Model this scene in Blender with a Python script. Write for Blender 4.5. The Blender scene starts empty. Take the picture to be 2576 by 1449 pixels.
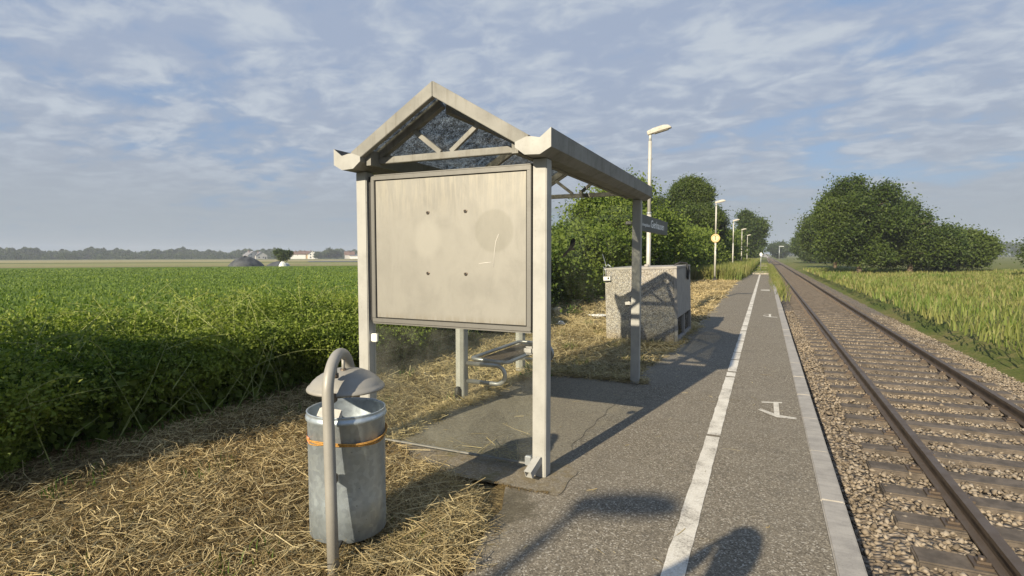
import bpy, bmesh, math, random
import numpy as np
from mathutils import Vector, Matrix
PI = math.pi
sc = bpy.context.scene
COL = sc.collection
rng = np.random.default_rng(7)
random.seed(7)

# ------------------------------------------------------------------ camera
YAW, PITCH, F = 0.4301, 0.0603, 1388.55
cd = bpy.data.cameras.new("camera"); cam = bpy.data.objects.new("camera", cd); COL.objects.link(cam)
cd.sensor_width = 36.0; cd.lens = F / 2576 * 36.0; cd.clip_start = 0.05; cd.clip_end = 6000
fw = Vector((-math.sin(YAW) * math.cos(PITCH), math.cos(YAW) * math.cos(PITCH), -math.sin(PITCH)))
rt = Vector((math.cos(YAW), math.sin(YAW), 0)); up = rt.cross(fw)
M = Matrix((rt, up, -fw)).transposed().to_4x4(); M.translation = (0, 0, 1.6)
cam.matrix_world = M; sc.camera = cam

# ------------------------------------------------------------------ sun, sky, exposure
SUN_EL, SUN_AZ = math.radians(25.5), math.radians(10.3)      # shadows run along +Y, 10 degrees towards +X
sl = bpy.data.lights.new("sun", 'SUN'); sl.energy = 5.0; sl.angle = math.radians(0.55); sl.color = (1.0, 0.87, 0.655)
so = bpy.data.objects.new("sun", sl); COL.objects.link(so)
ldir = Vector((math.sin(SUN_AZ) * math.cos(SUN_EL), math.cos(SUN_AZ) * math.cos(SUN_EL), -math.sin(SUN_EL)))
so.rotation_euler = ldir.to_track_quat('-Z', 'Y').to_euler(); so.location = (-3, -10, 20)
sc.view_settings.view_transform = 'Standard'; sc.view_settings.look = 'None'
sc.view_settings.gamma = 1.0; sc.view_settings.exposure = 0.70

world = bpy.data.worlds.new("World"); sc.world = world; world.use_nodes = True
def world_nodes():
    nt = world.node_tree; N = nt.nodes; L = nt.links; N.clear()
    out = N.new('ShaderNodeOutputWorld'); bg = N.new('ShaderNodeBackground'); bg.inputs['Strength'].default_value = 0.078
    sky = N.new('ShaderNodeTexSky'); sky.sky_type = 'NISHITA'; sky.sun_disc = False
    sky.sun_elevation = SUN_EL; sky.sun_rotation = PI + SUN_AZ
    sky.air_density = 1.2; sky.dust_density = 1.5
    tc = N.new('ShaderNodeTexCoord'); sep = N.new('ShaderNodeSeparateXYZ'); L.new(tc.outputs['Generated'], sep.inputs[0])
    def mt(op, a, b=None, c=None):
        n = N.new('ShaderNodeMath'); n.operation = op
        for i, v in enumerate((a, b, c)):
            if v is None: continue
            if isinstance(v, (int, float)): n.inputs[i].default_value = v
            else: L.new(v, n.inputs[i])
        return n.outputs[0]
    def mr(v, a, b, c=0.0, d=1.0, sm=True):
        n = N.new('ShaderNodeMapRange'); n.interpolation_type = 'SMOOTHSTEP' if sm else 'LINEAR'
        L.new(v, n.inputs[0])
        for i, x in enumerate((a, b, c, d)): n.inputs[i + 1].default_value = x
        return n.outputs[0]
    def mix(f, a, b):
        n = N.new('ShaderNodeMix'); n.data_type = 'RGBA'
        if isinstance(f, (int, float)): n.inputs[0].default_value = f
        else: L.new(f, n.inputs[0])
        for i, x in ((6, a), (7, b)):
            if isinstance(x, tuple): n.inputs[i].default_value = (*x, 1)
            else: L.new(x, n.inputs[i])
        return n.outputs[2]
    z = mt('MAXIMUM', sep.outputs[2], 0.0)
    den = mt('ADD', z, 0.17)
    u = mt('DIVIDE', sep.outputs[0], den); v = mt('DIVIDE', sep.outputs[1], den)
    cb = N.new('ShaderNodeCombineXYZ'); L.new(u, cb.inputs[0]); L.new(v, cb.inputs[1])
    def noise(sx, sy, scale, det, rough, w):
        mp = N.new('ShaderNodeMapping'); L.new(cb.outputs[0], mp.inputs[0])
        mp.inputs['Scale'].default_value = (sx, sy, 1); mp.inputs['Location'].default_value = (w, w * .7, w * .3)
        mp.inputs['Rotation'].default_value = (0, 0, 0.5)
        n = N.new('ShaderNodeTexNoise'); L.new(mp.outputs[0], n.inputs['Vector'])
        n.inputs['Scale'].default_value = scale; n.inputs['Detail'].default_value = det; n.inputs['Roughness'].default_value = rough
        n.inputs['Distortion'].default_value = 0.4
        return n.outputs['Fac']
    big = noise(1, 1.2, 0.95, 3, 0.5, 3.1)
    mid = noise(1, 1.25, 2.6, 6, 0.58, 1.7)
    fine = noise(1, 1.25, 6.0, 5, 0.55, 9.2)
    cov = mt('ADD', mt('MULTIPLY', big, 0.55), mt('ADD', mt('MULTIPLY', mid, 0.35), mt('MULTIPLY', fine, 0.22)))
    mask = mr(cov, 0.425, 0.555)
    # the cloud sheet covers the view away from the sun, low over the horizon, and thins out overhead
    top = mr(z, 0.42, 0.75, 1.0, 0.10)
    mask = mt('MULTIPLY', mask, top)
    lit = mr(mt('ADD', mt('MULTIPLY', mid, 0.45), mt('MULTIPLY', fine, 0.65)), 0.47, 0.72)
    lit = mt('MULTIPLY', lit, mr(z, 0.02, 0.22, 0.05, 1.0))
    shade = mix(mr(z, 0.0, 0.35), (3.1, 3.45, 3.9), (2.85, 3.42, 4.5))
    cl = mix(lit, shade, (4.25, 4.7, 5.3))
    blue = mix(0.8, sky.outputs[0], (2.05, 2.95, 4.6))
    skyc = mix(mask, blue, cl)
    lowhaze = mr(z, 0.0, 0.16, 0.85, 0.0)
    skyc = mix(lowhaze, skyc, (3.08, 3.48, 3.85))
    L.new(skyc, bg.inputs['Color']); L.new(bg.outputs[0], out.inputs['Surface'])
world_nodes()

# ------------------------------------------------------------------ materials
def new_mat(name):
    m = bpy.data.materials.new(name); m.use_nodes = True
    return m, m.node_tree, m.node_tree.nodes['Principled BSDF']
class G:
    """tiny node-graph helper"""
    def __init__(s, nt): s.nt = nt; s.N = nt.nodes; s.L = nt.links
    def put(s, sock, v):
        if isinstance(v, (int, float)): sock.default_value = v
        elif isinstance(v, tuple): sock.default_value = (*v, 1) if len(v) == 3 and sock.type == 'RGBA' else v
        else: s.L.new(v, sock)
    def coord(s, kind='Object', scale=(1, 1, 1), rot=(0, 0, 0), loc=(0, 0, 0)):
        if kind == 'Position': o = s.N.new('ShaderNodeNewGeometry').outputs['Position']
        else: o = s.N.new('ShaderNodeTexCoord').outputs[kind]
        mp = s.N.new('ShaderNodeMapping'); s.L.new(o, mp.inputs[0])
        mp.inputs['Scale'].default_value = scale; mp.inputs['Rotation'].default_value = rot; mp.inputs['Location'].default_value = loc
        return mp.outputs[0]
    def noise(s, vec, scale, det=4, rough=0.55, dist=0.0, out='Fac'):
        n = s.N.new('ShaderNodeTexNoise'); s.L.new(vec, n.inputs['Vector'])
        n.inputs['Scale'].default_value = scale; n.inputs['Detail'].default_value = det
        n.inputs['Roughness'].default_value = rough; n.inputs['Distortion'].default_value = dist
        return n.outputs[out]
    def voro(s, vec, scale, out='Color', feat='F1'):
        n = s.N.new('ShaderNodeTexVoronoi'); n.feature = feat; s.L.new(vec, n.inputs['Vector']); n.inputs['Scale'].default_value = scale
        return n.outputs[out]
    def math(s, op, a, b=0.0, c=None):
        n = s.N.new('ShaderNodeMath'); n.operation = op
        s.put(n.inputs[0], a); s.put(n.inputs[1], b)
        if c is not None: s.put(n.inputs[2], c)
        return n.outputs[0]
    def mr(s, v, a, b, c=0.0, d=1.0, smooth=True):
        n = s.N.new('ShaderNodeMapRange'); s.put(n.inputs[0], v)
        if smooth: n.interpolation_type = 'SMOOTHSTEP'
        for i, x in enumerate((a, b, c, d)): n.inputs[i + 1].default_value = x
        return n.outputs[0]
    def mix(s, f, a, b, mode='MIX'):
        n = s.N.new('ShaderNodeMix'); n.data_type = 'RGBA'; n.blend_type = mode
        s.put(n.inputs[0], f); s.put(n.inputs[6], a); s.put(n.inputs[7], b)
        return n.outputs[2]
    def sep(s, vec):
        n = s.N.new('ShaderNodeSeparateXYZ'); s.L.new(vec, n.inputs[0]); return n.outputs
    def bump(s, h, strength, dist):
        n = s.N.new('ShaderNodeBump'); s.L.new(h, n.inputs['Height']); n.inputs['Strength'].default_value = strength; n.inputs['Distance'].default_value = dist
        return n.outputs[0]
    def rnd(s): return s.N.new('ShaderNodeNewGeometry').outputs['Random Per Island']

def metal_mat(name, base, dark, rough=0.5, metallic=0.35, streak=0.5, spots=0.4, rust=0.0):
    m, nt, p = new_mat(name); g = G(nt)
    v = g.coord('Position'); vs = g.coord('Position', (14, 14, 1.2))
    n1 = g.noise(v, 5, 6, 0.6); n2 = g.noise(vs, 1.6, 5, 0.6); n3 = g.noise(v, 60, 3, 0.6)
    c = g.mix(g.mr(n1, 0.35, 0.7), base, tuple(x * 0.82 for x in base))
    c = g.mix(g.math('MULTIPLY', g.mr(n2, 0.5, 0.75), streak), c, dark)
    c = g.mix(g.math('MULTIPLY', g.mr(n3, 0.62, 0.72), spots), c, dark)
    if rust: c = g.mix(g.math('MULTIPLY', g.mr(g.noise(v, 9, 5, 0.7), 0.62, 0.72), rust), c, (0.22, 0.11, 0.04))
    g.put(p.inputs['Base Color'], c); p.inputs['Metallic'].default_value = metallic
    g.put(p.inputs['Roughness'], g.mr(n1, 0.3, 0.7, rough - 0.08, rough + 0.1))
    g.put(p.inputs['Normal'], g.bump(n3, 0.08, 0.004))
    return m
def plain_mat(name, col, rough=0.6, metallic=0.0, var=0.15, scale=12, bump=0.0):
    m, nt, p = new_mat(name); g = G(nt); v = g.coord('Position')
    n = g.noise(v, scale, 5, 0.6)
    g.put(p.inputs['Base Color'], g.mix(g.mr(n, 0.3, 0.7), tuple(min(1, x * (1 + var)) for x in col), tuple(x * (1 - var) for x in col)))
    p.inputs['Roughness'].default_value = rough; p.inputs['Metallic'].default_value = metallic
    if bump: g.put(p.inputs['Normal'], g.bump(n, bump, 0.02))
    return m
def leaf_mat(name, cols, trans=0.35, rough=0.55, spread=1.0, spec=0.25):
    """random colour per leaf between the given greens"""
    m, nt, p = new_mat(name); g = G(nt); r = g.rnd()
    ramp = g.N.new('ShaderNodeValToRGB'); g.L.new(r, ramp.inputs[0]); e = ramp.color_ramp.elements
    while len(e) < len(cols): e.new(0.5)
    for i, cc in enumerate(cols): e[i].position = i / (len(cols) - 1); e[i].color = (*cc, 1)
    v = g.coord('Position'); n = g.noise(v, 0.9 * spread, 3, 0.5)
    c = g.mix(g.mr(n, 0.35, 0.68), ramp.outputs[0], g.mix(0.5, ramp.outputs[0], (cols[-1][0] * 1.25, cols[-1][1] * 1.15, cols[-1][2])))
    g.put(p.inputs['Base Color'], c); p.inputs['Roughness'].default_value = rough; p.inputs['Specular IOR Level'].default_value = spec
    t = g.N.new('ShaderNodeBsdfTranslucent'); g.L.new(g.mix(1.0, c, (1.0, 1.15, 0.55), 'MULTIPLY'), t.inputs[0])
    ms = g.N.new('ShaderNodeMixShader'); ms.inputs[0].default_value = trans
    g.L.new(p.outputs[0], ms.inputs[1]); g.L.new(t.outputs[0], ms.inputs[2])
    g.L.new(ms.outputs[0], g.N['Material Output'].inputs[0])
    return m

MT = {}
MT['steel'] = metal_mat('painted_steel', (0.365, 0.365, 0.345), (0.21, 0.20, 0.17), 0.55, 0.0, 0.22, 0.5, 0.1)
MT['gutter'] = metal_mat('gutter_steel', (0.225, 0.222, 0.203), (0.105, 0.094, 0.074), 0.65, 0.0, 0.55, 0.7, 0.3)
MT['alu'] = metal_mat('board_frame_alu', (0.18, 0.176, 0.163), (0.11, 0.105, 0.092), 0.45, 0.2, 0.3, 0.2)
MT['galv'] = metal_mat('galvanised_steel', (0.42, 0.45, 0.47), (0.26, 0.28, 0.29), 0.42, 0.55, 0.4, 0.3)
MT['tube'] = metal_mat('tube_steel', (0.40, 0.41, 0.41), (0.22, 0.22, 0.21), 0.38, 0.6, 0.2, 0.3)
MT['binpaint'] = metal_mat('grey_bin_paint', (0.30, 0.29, 0.265), (0.2, 0.19, 0.17), 0.5, 0.1, 0.15, 0.3)
MT['lamp'] = metal_mat('lamp_pole_paint', (0.50, 0.49, 0.45), (0.3, 0.29, 0.26), 0.5, 0.1, 0.2, 0.2)
MT['lamphead'] = metal_mat('lamp_housing', (0.48, 0.455, 0.40), (0.2, 0.18, 0.14), 0.6, 0.0, 0.7, 0.7)
MT['black'] = plain_mat('black_rubber', (0.018, 0.018, 0.018), 0.6)
MT['white'] = plain_mat('white_plastic', (0.78, 0.77, 0.73), 0.5, 0, 0.06)
MT['cream'] = plain_mat('cream_sign_face', (0.72, 0.58, 0.30), 0.5, 0, 0.08)
MT['orange'] = plain_mat('sign_orange', (0.55, 0.26, 0.05), 0.5)
MT['dgreen'] = plain_mat('sign_dark_green', (0.04, 0.06, 0.025), 0.5)
MT['signgrey'] = plain_mat('sign_grey', (0.06, 0.062, 0.065), 0.45, 0, 0.12, 3)
MT['signtext'] = plain_mat('sign_lettering', (0.88, 0.90, 0.92), 0.5, 0, 0.03)
MT['coral'] = plain_mat('coral_tape', (0.85, 0.33, 0.18), 0.6)
MT['twine'] = plain_mat('twine', (0.42, 0.22, 0.05), 0.8, 0, 0.35, 90)
MT['paper'] = plain_mat('paper', (0.72, 0.70, 0.66), 0.8, 0, 0.1)
MT['rail'] = metal_mat('rail_steel', (0.13, 0.10, 0.075), (0.07, 0.05, 0.035), 0.5, 0.4, 0.3, 0.4)
MT['wood'] = plain_mat('sleeper_wood', (0.10, 0.082, 0.065), 0.85, 0, 0.35, 8, 0.3)
MT['bark'] = plain_mat('bark', (0.10, 0.075, 0.05), 0.9, 0, 0.4, 9, 0.5)
MT['stem'] = plain_mat('bramble_stem', (0.20, 0.23, 0.075), 0.7, 0, 0.45, 14)
MT['tarp'] = plain_mat('grey_tarp', (0.055, 0.06, 0.065), 0.6, 0, 0.4, 1.2, 0.5)
MT['oldslab'] = plain_mat('old_concrete', (0.30, 0.27, 0.22), 0.9, 0, 0.35, 5, 0.4)
MT['stone'] = leaf_mat('ballast_stone', [(0.075, 0.062, 0.048), (0.14, 0.115, 0.088), (0.21, 0.178, 0.14), (0.29, 0.255, 0.21)], 0.0, 0.9, 0.6, 0.2)
MT['rock'] = plain_mat('rock', (0.45, 0.37, 0.24), 0.9, 0, 0.25, 14, 0.6)

def mat_board():
    m, nt, p = new_mat('brushed_board'); g = G(nt)
    v = g.coord('Position'); vs = g.coord('Position', (2.2, 1, 1.1))
    a = g.noise(vs, 2.6, 7, 0.66, 0.5); b = g.noise(v, 3.5, 4, 0.55); f = g.noise(v, 70, 3, 0.6); s = g.noise(g.coord('Position', (16, 1, 1.6)), 2.4, 6, 0.68, 0.3)
    xyz = g.sep(g.coord('Position'))
    c = g.mix(g.mr(a, 0.35, 0.7), (0.272, 0.264, 0.238), (0.228, 0.222, 0.20))
    c = g.mix(g.math('MULTIPLY', g.mr(b, 0.4, 0.7), 0.55), c, (0.205, 0.20, 0.18))
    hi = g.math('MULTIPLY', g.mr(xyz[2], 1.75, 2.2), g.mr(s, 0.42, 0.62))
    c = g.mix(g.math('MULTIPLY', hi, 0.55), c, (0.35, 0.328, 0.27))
    c = g.mix(g.math('MULTIPLY', g.mr(f, 0.45, 0.7), 0.12), c, (0.3, 0.28, 0.24))
    # two round ghosts of old stickers and a bleached patch (real stains on the sheet)
    def disc(cx, cz, rx, rz, soft):
        dx = g.math('DIVIDE', g.math('SUBTRACT', xyz[0], cx), rx); dz = g.math('DIVIDE', g.math('SUBTRACT', xyz[2], cz), rz)
        d = g.math('SQRT', g.math('ADD', g.math('MULTIPLY', dx, dx), g.math('MULTIPLY', dz, dz)))
        return g.mr(d, 1 - soft, 1 + soft, 1.0, 0.0)
    c = g.mix(g.math('MULTIPLY', disc(-1.787, 1.772, 0.155, 0.155, 0.09), 0.34), c, (0.165, 0.16, 0.13))
    c = g.mix(g.math('MULTIPLY', disc(-2.36, 1.72, 0.115, 0.145, 0.3), g.mr(b, 0.25, 0.6, 0.2, 0.5)), c, (0.335, 0.325, 0.292))
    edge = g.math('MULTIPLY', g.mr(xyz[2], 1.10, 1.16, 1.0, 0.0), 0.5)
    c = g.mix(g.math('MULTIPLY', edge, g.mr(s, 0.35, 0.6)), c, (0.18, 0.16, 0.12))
    g.put(p.inputs['Base Color'], c); p.inputs['Metallic'].default_value = 0.15
    g.put(p.inputs['Roughness'], g.mr(a, 0.3, 0.7, 0.45, 0.62))
    return m
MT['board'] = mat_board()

def mat_bin():
    m, nt, p = new_mat('galvanised_bin'); g = G(nt)
    v = g.coord('Position'); vs = g.coord('Position', (7, 7, 1.3))
    a = g.noise(vs, 2.2, 6, 0.6); b = g.voro(v, 38, 'Color'); f = g.noise(v, 22, 5, 0.65)
    c = g.mix(g.mr(a, 0.35, 0.68), (0.45, 0.51, 0.56), (0.39, 0.45, 0.50))
    c = g.mix(0.12, c, g.sep(b)[0], 'OVERLAY')
    c = g.mix(g.math('MULTIPLY', g.mr(f, 0.60, 0.72), 0.15), c, (0.56, 0.59, 0.61))
    c = g.mix(g.math('MULTIPLY', g.mr(g.noise(v, 45, 3, 0.6), 0.68, 0.74), 0.6), c, (0.12, 0.12, 0.12))
    g.put(p.inputs['Base Color'], c); p.inputs['Metallic'].default_value = 0.65
    g.put(p.inputs['Roughness'], g.mr(f, 0.3, 0.7, 0.36, 0.5))
    return m
MT['bin'] = mat_bin()

def mat_glass(name, tint, dirt, dirtcol, scale, lo, hi, base=0.05):
    m, nt, p = new_mat(name); g = G(nt); v = g.coord('Position')
    tr = g.N.new('ShaderNodeBsdfTransparent'); g.put(tr.inputs[0], tint)
    gl = g.N.new('ShaderNodeBsdfGlossy'); gl.inputs['Roughness'].default_value = 0.03
    lw = g.N.new('ShaderNodeFresnel'); lw.inputs[0].default_value = 1.45
    geo = g.N.new('ShaderNodeNewGeometry')
    fr = g.math('MULTIPLY', lw.outputs[0], g.math('SUBTRACT', 1.0, geo.outputs['Backfacing']))
    m1 = g.N.new('ShaderNodeMixShader'); g.L.new(fr, m1.inputs[0]); g.L.new(tr.outputs[0], m1.inputs[1]); g.L.new(gl.outputs[0], m1.inputs[2])
    df = g.N.new('ShaderNodeBsdfDiffuse'); g.put(df.inputs[0], dirtcol)
    big = g.noise(v, scale * 0.22, 4, 0.6); f = g.noise(v, scale, 6, 0.72)
    k = g.mr(g.math('ADD', g.math('MULTIPLY', big, 0.28), g.math('MULTIPLY', f, 0.82)), lo, hi)
    m2 = g.N.new('ShaderNodeMixShader'); g.put(m2.inputs[0], g.math('MULTIPLY_ADD', k, dirt, base))
    g.L.new(m1.outputs[0], m2.inputs[1]); g.L.new(df.outputs[0], m2.inputs[2])
    g.L.new(m2.outputs[0], g.N['Material Output'].inputs[0])
    return m
MT['glass'] = mat_glass('shelter_glass', (0.965, 0.978, 0.968), 0.06, (0.28, 0.28, 0.24), 7, 0.42, 0.72, 0.014)
MT['roofglass'] = mat_glass('dirty_roof_glass', (0.77, 0.78, 0.75), 0.74, (0.032, 0.03, 0.026), 75, 0.48, 0.64, 0.10)

def mat_asphalt():
    m, nt, p = new_mat('asphalt'); g = G(nt); v = g.coord('Position')
    stone = g.voro(v, 115, 'Color'); sv = g.sep(stone); n1 = g.noise(v, 95, 3, 0.7); big = g.noise(v, 0.7, 5, 0.6); mid = g.noise(v, 3.2, 6, 0.65)
    c = g.mix(g.mr(sv[0], 0.2, 1.0, 0, 1, False), (0.085, 0.073, 0.056), (0.37, 0.328, 0.256))
    c = g.mix(g.mr(n1, 0.40, 0.62), c, (0.165, 0.143, 0.110))
    mm = g.noise(v, 42, 4, 0.75)
    c = g.mix(g.math('MULTIPLY', g.mr(mm, 0.5, 0.68), 0.55), c, (0.085, 0.073, 0.056))
    c = g.mix(g.math('MULTIPLY', g.mr(mm, 0.30, 0.44, 1.0, 0.0), 0.45), c, (0.36, 0.32, 0.25))
    c = g.mix(g.math('MULTIPLY', g.mr(sv[1], 0.90, 0.94), 0.8), c, (0.45, 0.42, 0.36))
    c = g.mix(g.math('MULTIPLY', g.mr(big, 0.38, 0.66), 0.35), c, (0.21, 0.19, 0.155))
    c = g.mix(g.math('MULTIPLY', g.mr(mid, 0.52, 0.72), 0.35), c, (0.09, 0.082, 0.07))
    xyz = g.sep(v)   # old mossy stain in front of the shelter
    dx = g.math('DIVIDE', g.math('ADD', xyz[0], 1.62), 0.42); dy = g.math('DIVIDE', g.math('SUBTRACT', xyz[1], 2.98), 0.42)
    dd = g.math('ADD', g.math('SQRT', g.math('ADD', g.math('MULTIPLY', dx, dx), g.math('MULTIPLY', dy, dy))), g.math('MULTIPLY', g.math('SUBTRACT', mid, 0.5), 1.6))
    c = g.mix(g.math('MULTIPLY', g.mr(dd, 0.55, 1.05, 1.0, 0.0), 0.72), c, g.mix(n1, (0.045, 0.04, 0.028), (0.10, 0.085, 0.05)))
    edge = g.math('MULTIPLY', g.mr(xyz[0], -1.5, -1.05, 1.0, 0.0), g.mr(mid, 0.42, 0.62))
    c = g.mix(g.math('MULTIPLY', edge, 0.45), c, (0.30, 0.26, 0.185))
    g.put(p.inputs['Base Color'], c); p.inputs['Roughness'].default_value = 0.9; p.inputs['Specular IOR Level'].default_value = 0.25
    g.put(p.inputs['Normal'], g.bump(g.math('ADD', sv[0], g.math('MULTIPLY', n1, 0.8)), 0.55, 0.004))
    return m
MT['asphalt'] = mat_asphalt()
def mat_pad():
    m, nt, p = new_mat('concrete_pad'); g = G(nt); v = g.coord('Position')
    stone = g.sep(g.voro(v, 130, 'Color')); n1 = g.noise(v, 80, 3, 0.7); big = g.noise(v, 1.6, 5, 0.6); ms = g.noise(v, 3.0, 6, 0.7); fl = g.noise(v, 14, 5, 0.7)
    xyz = g.sep(v)
    c = g.mix(stone[0], (0.11, 0.095, 0.07), (0.36, 0.318, 0.245))
    c = g.mix(g.mr(n1, 0.4, 0.65), c, (0.19, 0.17, 0.14))
    c = g.mix(g.math('MULTIPLY', g.mr(big, 0.4, 0.65), 0.4), c, (0.25, 0.225, 0.175))
    front = g.mr(xyz[1], 3.75, 4.05, 1.0, 0.0)
    mm = g.noise(v, 38, 4, 0.75)
    c = g.mix(g.math('MULTIPLY', g.mr(mm, 0.5, 0.68), 0.6), c, (0.10, 0.086, 0.064))
    c = g.mix(g.math('MULTIPLY', g.mr(mm, 0.30, 0.44, 1.0, 0.0), 0.5), c, (0.34, 0.30, 0.235))
    c = g.mix(g.math('MULTIPLY', front, g.mr(fl, 0.42, 0.66, 0.1, 0.85)), c, (0.17, 0.135, 0.075))
    c = g.mix(g.math('MULTIPLY', front, g.math('MULTIPLY', g.mr(ms, 0.55, 0.68), 0.6)), c, (0.10, 0.10, 0.03))
    c = g.mix(g.math('MULTIPLY', front, g.math('MULTIPLY', g.mr(fl, 0.6, 0.7), 0.55)), c, (0.40, 0.37, 0.31))
    g.put(p.inputs['Base Color'], c); p.inputs['Roughness'].default_value = 0.92; p.inputs['Specular IOR Level'].default_value = 0.2
    g.put(p.inputs['Normal'], g.bump(g.math('ADD', stone[0], fl), 0.5, 0.004))
    return m
MT['pad'] = mat_pad()
def mat_line():
    m, nt, p = new_mat('worn_white_paint'); g = G(nt); v = g.coord('Position')
    a = g.noise(v, 70, 4, 0.7); b = g.noise(v, 4, 5, 0.65); s = g.sep(g.voro(v, 150, 'Color'))
    c = g.mix(g.mr(b, 0.35, 0.7), (0.66, 0.63, 0.56), (0.50, 0.47, 0.41))
    wear = g.math('ADD', g.math('MULTIPLY', a, 0.55), g.math('MULTIPLY', b, 0.5))
    c = g.mix(g.math('MULTIPLY', g.mr(wear, 0.55, 0.66), 0.75), c, (0.22, 0.20, 0.17))
    c = g.mix(0.18, c, s[0], 'OVERLAY')
    g.put(p.inputs['Base Color'], c); p.inputs['Roughness'].default_value = 0.8
    g.put(p.inputs['Normal'], g.bump(s[0], 0.4, 0.003))
    return m
MT['line'] = mat_line()
def mat_aggregate():
    m, nt, p = new_mat('exposed_aggregate'); g = G(nt); v = g.coord('Object')
    s = g.sep(g.voro(v, 70, 'Color')); d = g.voro(v, 70, 'Distance'); n = g.noise(v, 3, 4, 0.6); f = g.noise(v, 120, 3, 0.6)
    c = g.mix(s[0], (0.20, 0.185, 0.165), (0.62, 0.585, 0.51))
    c = g.mix(g.mr(d, 0.35, 0.75), c, (0.17, 0.155, 0.135))
    c = g.mix(g.math('MULTIPLY', g.mr(s[1], 0.8, 0.9), 0.7), c, (0.22, 0.23, 0.26))
    c = g.mix(g.math('MULTIPLY', g.mr(n, 0.4, 0.7), 0.3), c, (0.30, 0.26, 0.2))
    c = g.mix(0.15, c, f, 'OVERLAY')
    z = g.sep(v)[2]
    c = g.mix(g.math('MULTIPLY', g.mr(z, 0.05, 0.32, 1.0, 0.0), 0.5), c, (0.24, 0.18, 0.10))
    g.put(p.inputs['Base Color'], c); p.inputs['Roughness'].default_value = 0.9
    g.put(p.inputs['Normal'], g.bump(d, 0.8, -0.008))
    return m
MT['agg'] = mat_aggregate()
def mat_concrete():
    m, nt, p = new_mat('smooth_concrete'); g = G(nt); v = g.coord('Object'); vs = g.coord('Object', (1, 9, 0.8))
    a = g.noise(v, 6, 6, 0.65); b = g.noise(vs, 2.5, 5, 0.6); f = g.noise(v, 90, 3, 0.7)
    c = g.mix(g.mr(a, 0.35, 0.7), (0.36, 0.34, 0.31), (0.27, 0.255, 0.235))
    c = g.mix(g.math('MULTIPLY', g.mr(b, 0.45, 0.7), 0.4), c, (0.2, 0.19, 0.18))
    c = g.mix(g.math('MULTIPLY', g.mr(f, 0.55, 0.7), 0.4), c, (0.15, 0.14, 0.13))
    g.put(p.inputs['Base Color'], c); p.inputs['Roughness'].default_value = 0.9
    g.put(p.inputs['Normal'], g.bump(f, 0.4, 0.004))
    return m
MT['conc'] = mat_concrete()
def mat_ballast():
    m, nt, p = new_mat('ballast'); g = G(nt); v = g.coord('Position')
    s = g.sep(g.voro(v, 19, 'Color')); d = g.voro(v, 19, 'Distance'); n = g.noise(v, 1.2, 5, 0.6); n2 = g.noise(v, 120, 3, 0.6)
    c = g.mix(s[0], (0.13, 0.105, 0.08), (0.36, 0.31, 0.25))
    c = g.mix(g.mr(d, 0.3, 0.8), c, (0.07, 0.055, 0.042))
    c = g.mix(g.math('MULTIPLY', g.mr(n, 0.4, 0.65), 0.35), c, (0.24, 0.18, 0.12))
    c = g.mix(0.2, c, n2, 'OVERLAY')
    g.put(p.inputs['Base Color'], c); p.inputs['Roughness'].default_value = 0.95
    g.put(p.inputs['Normal'], g.bump(d, 1.0, -0.05))
    return m
MT['ballast'] = mat_ballast()
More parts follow.
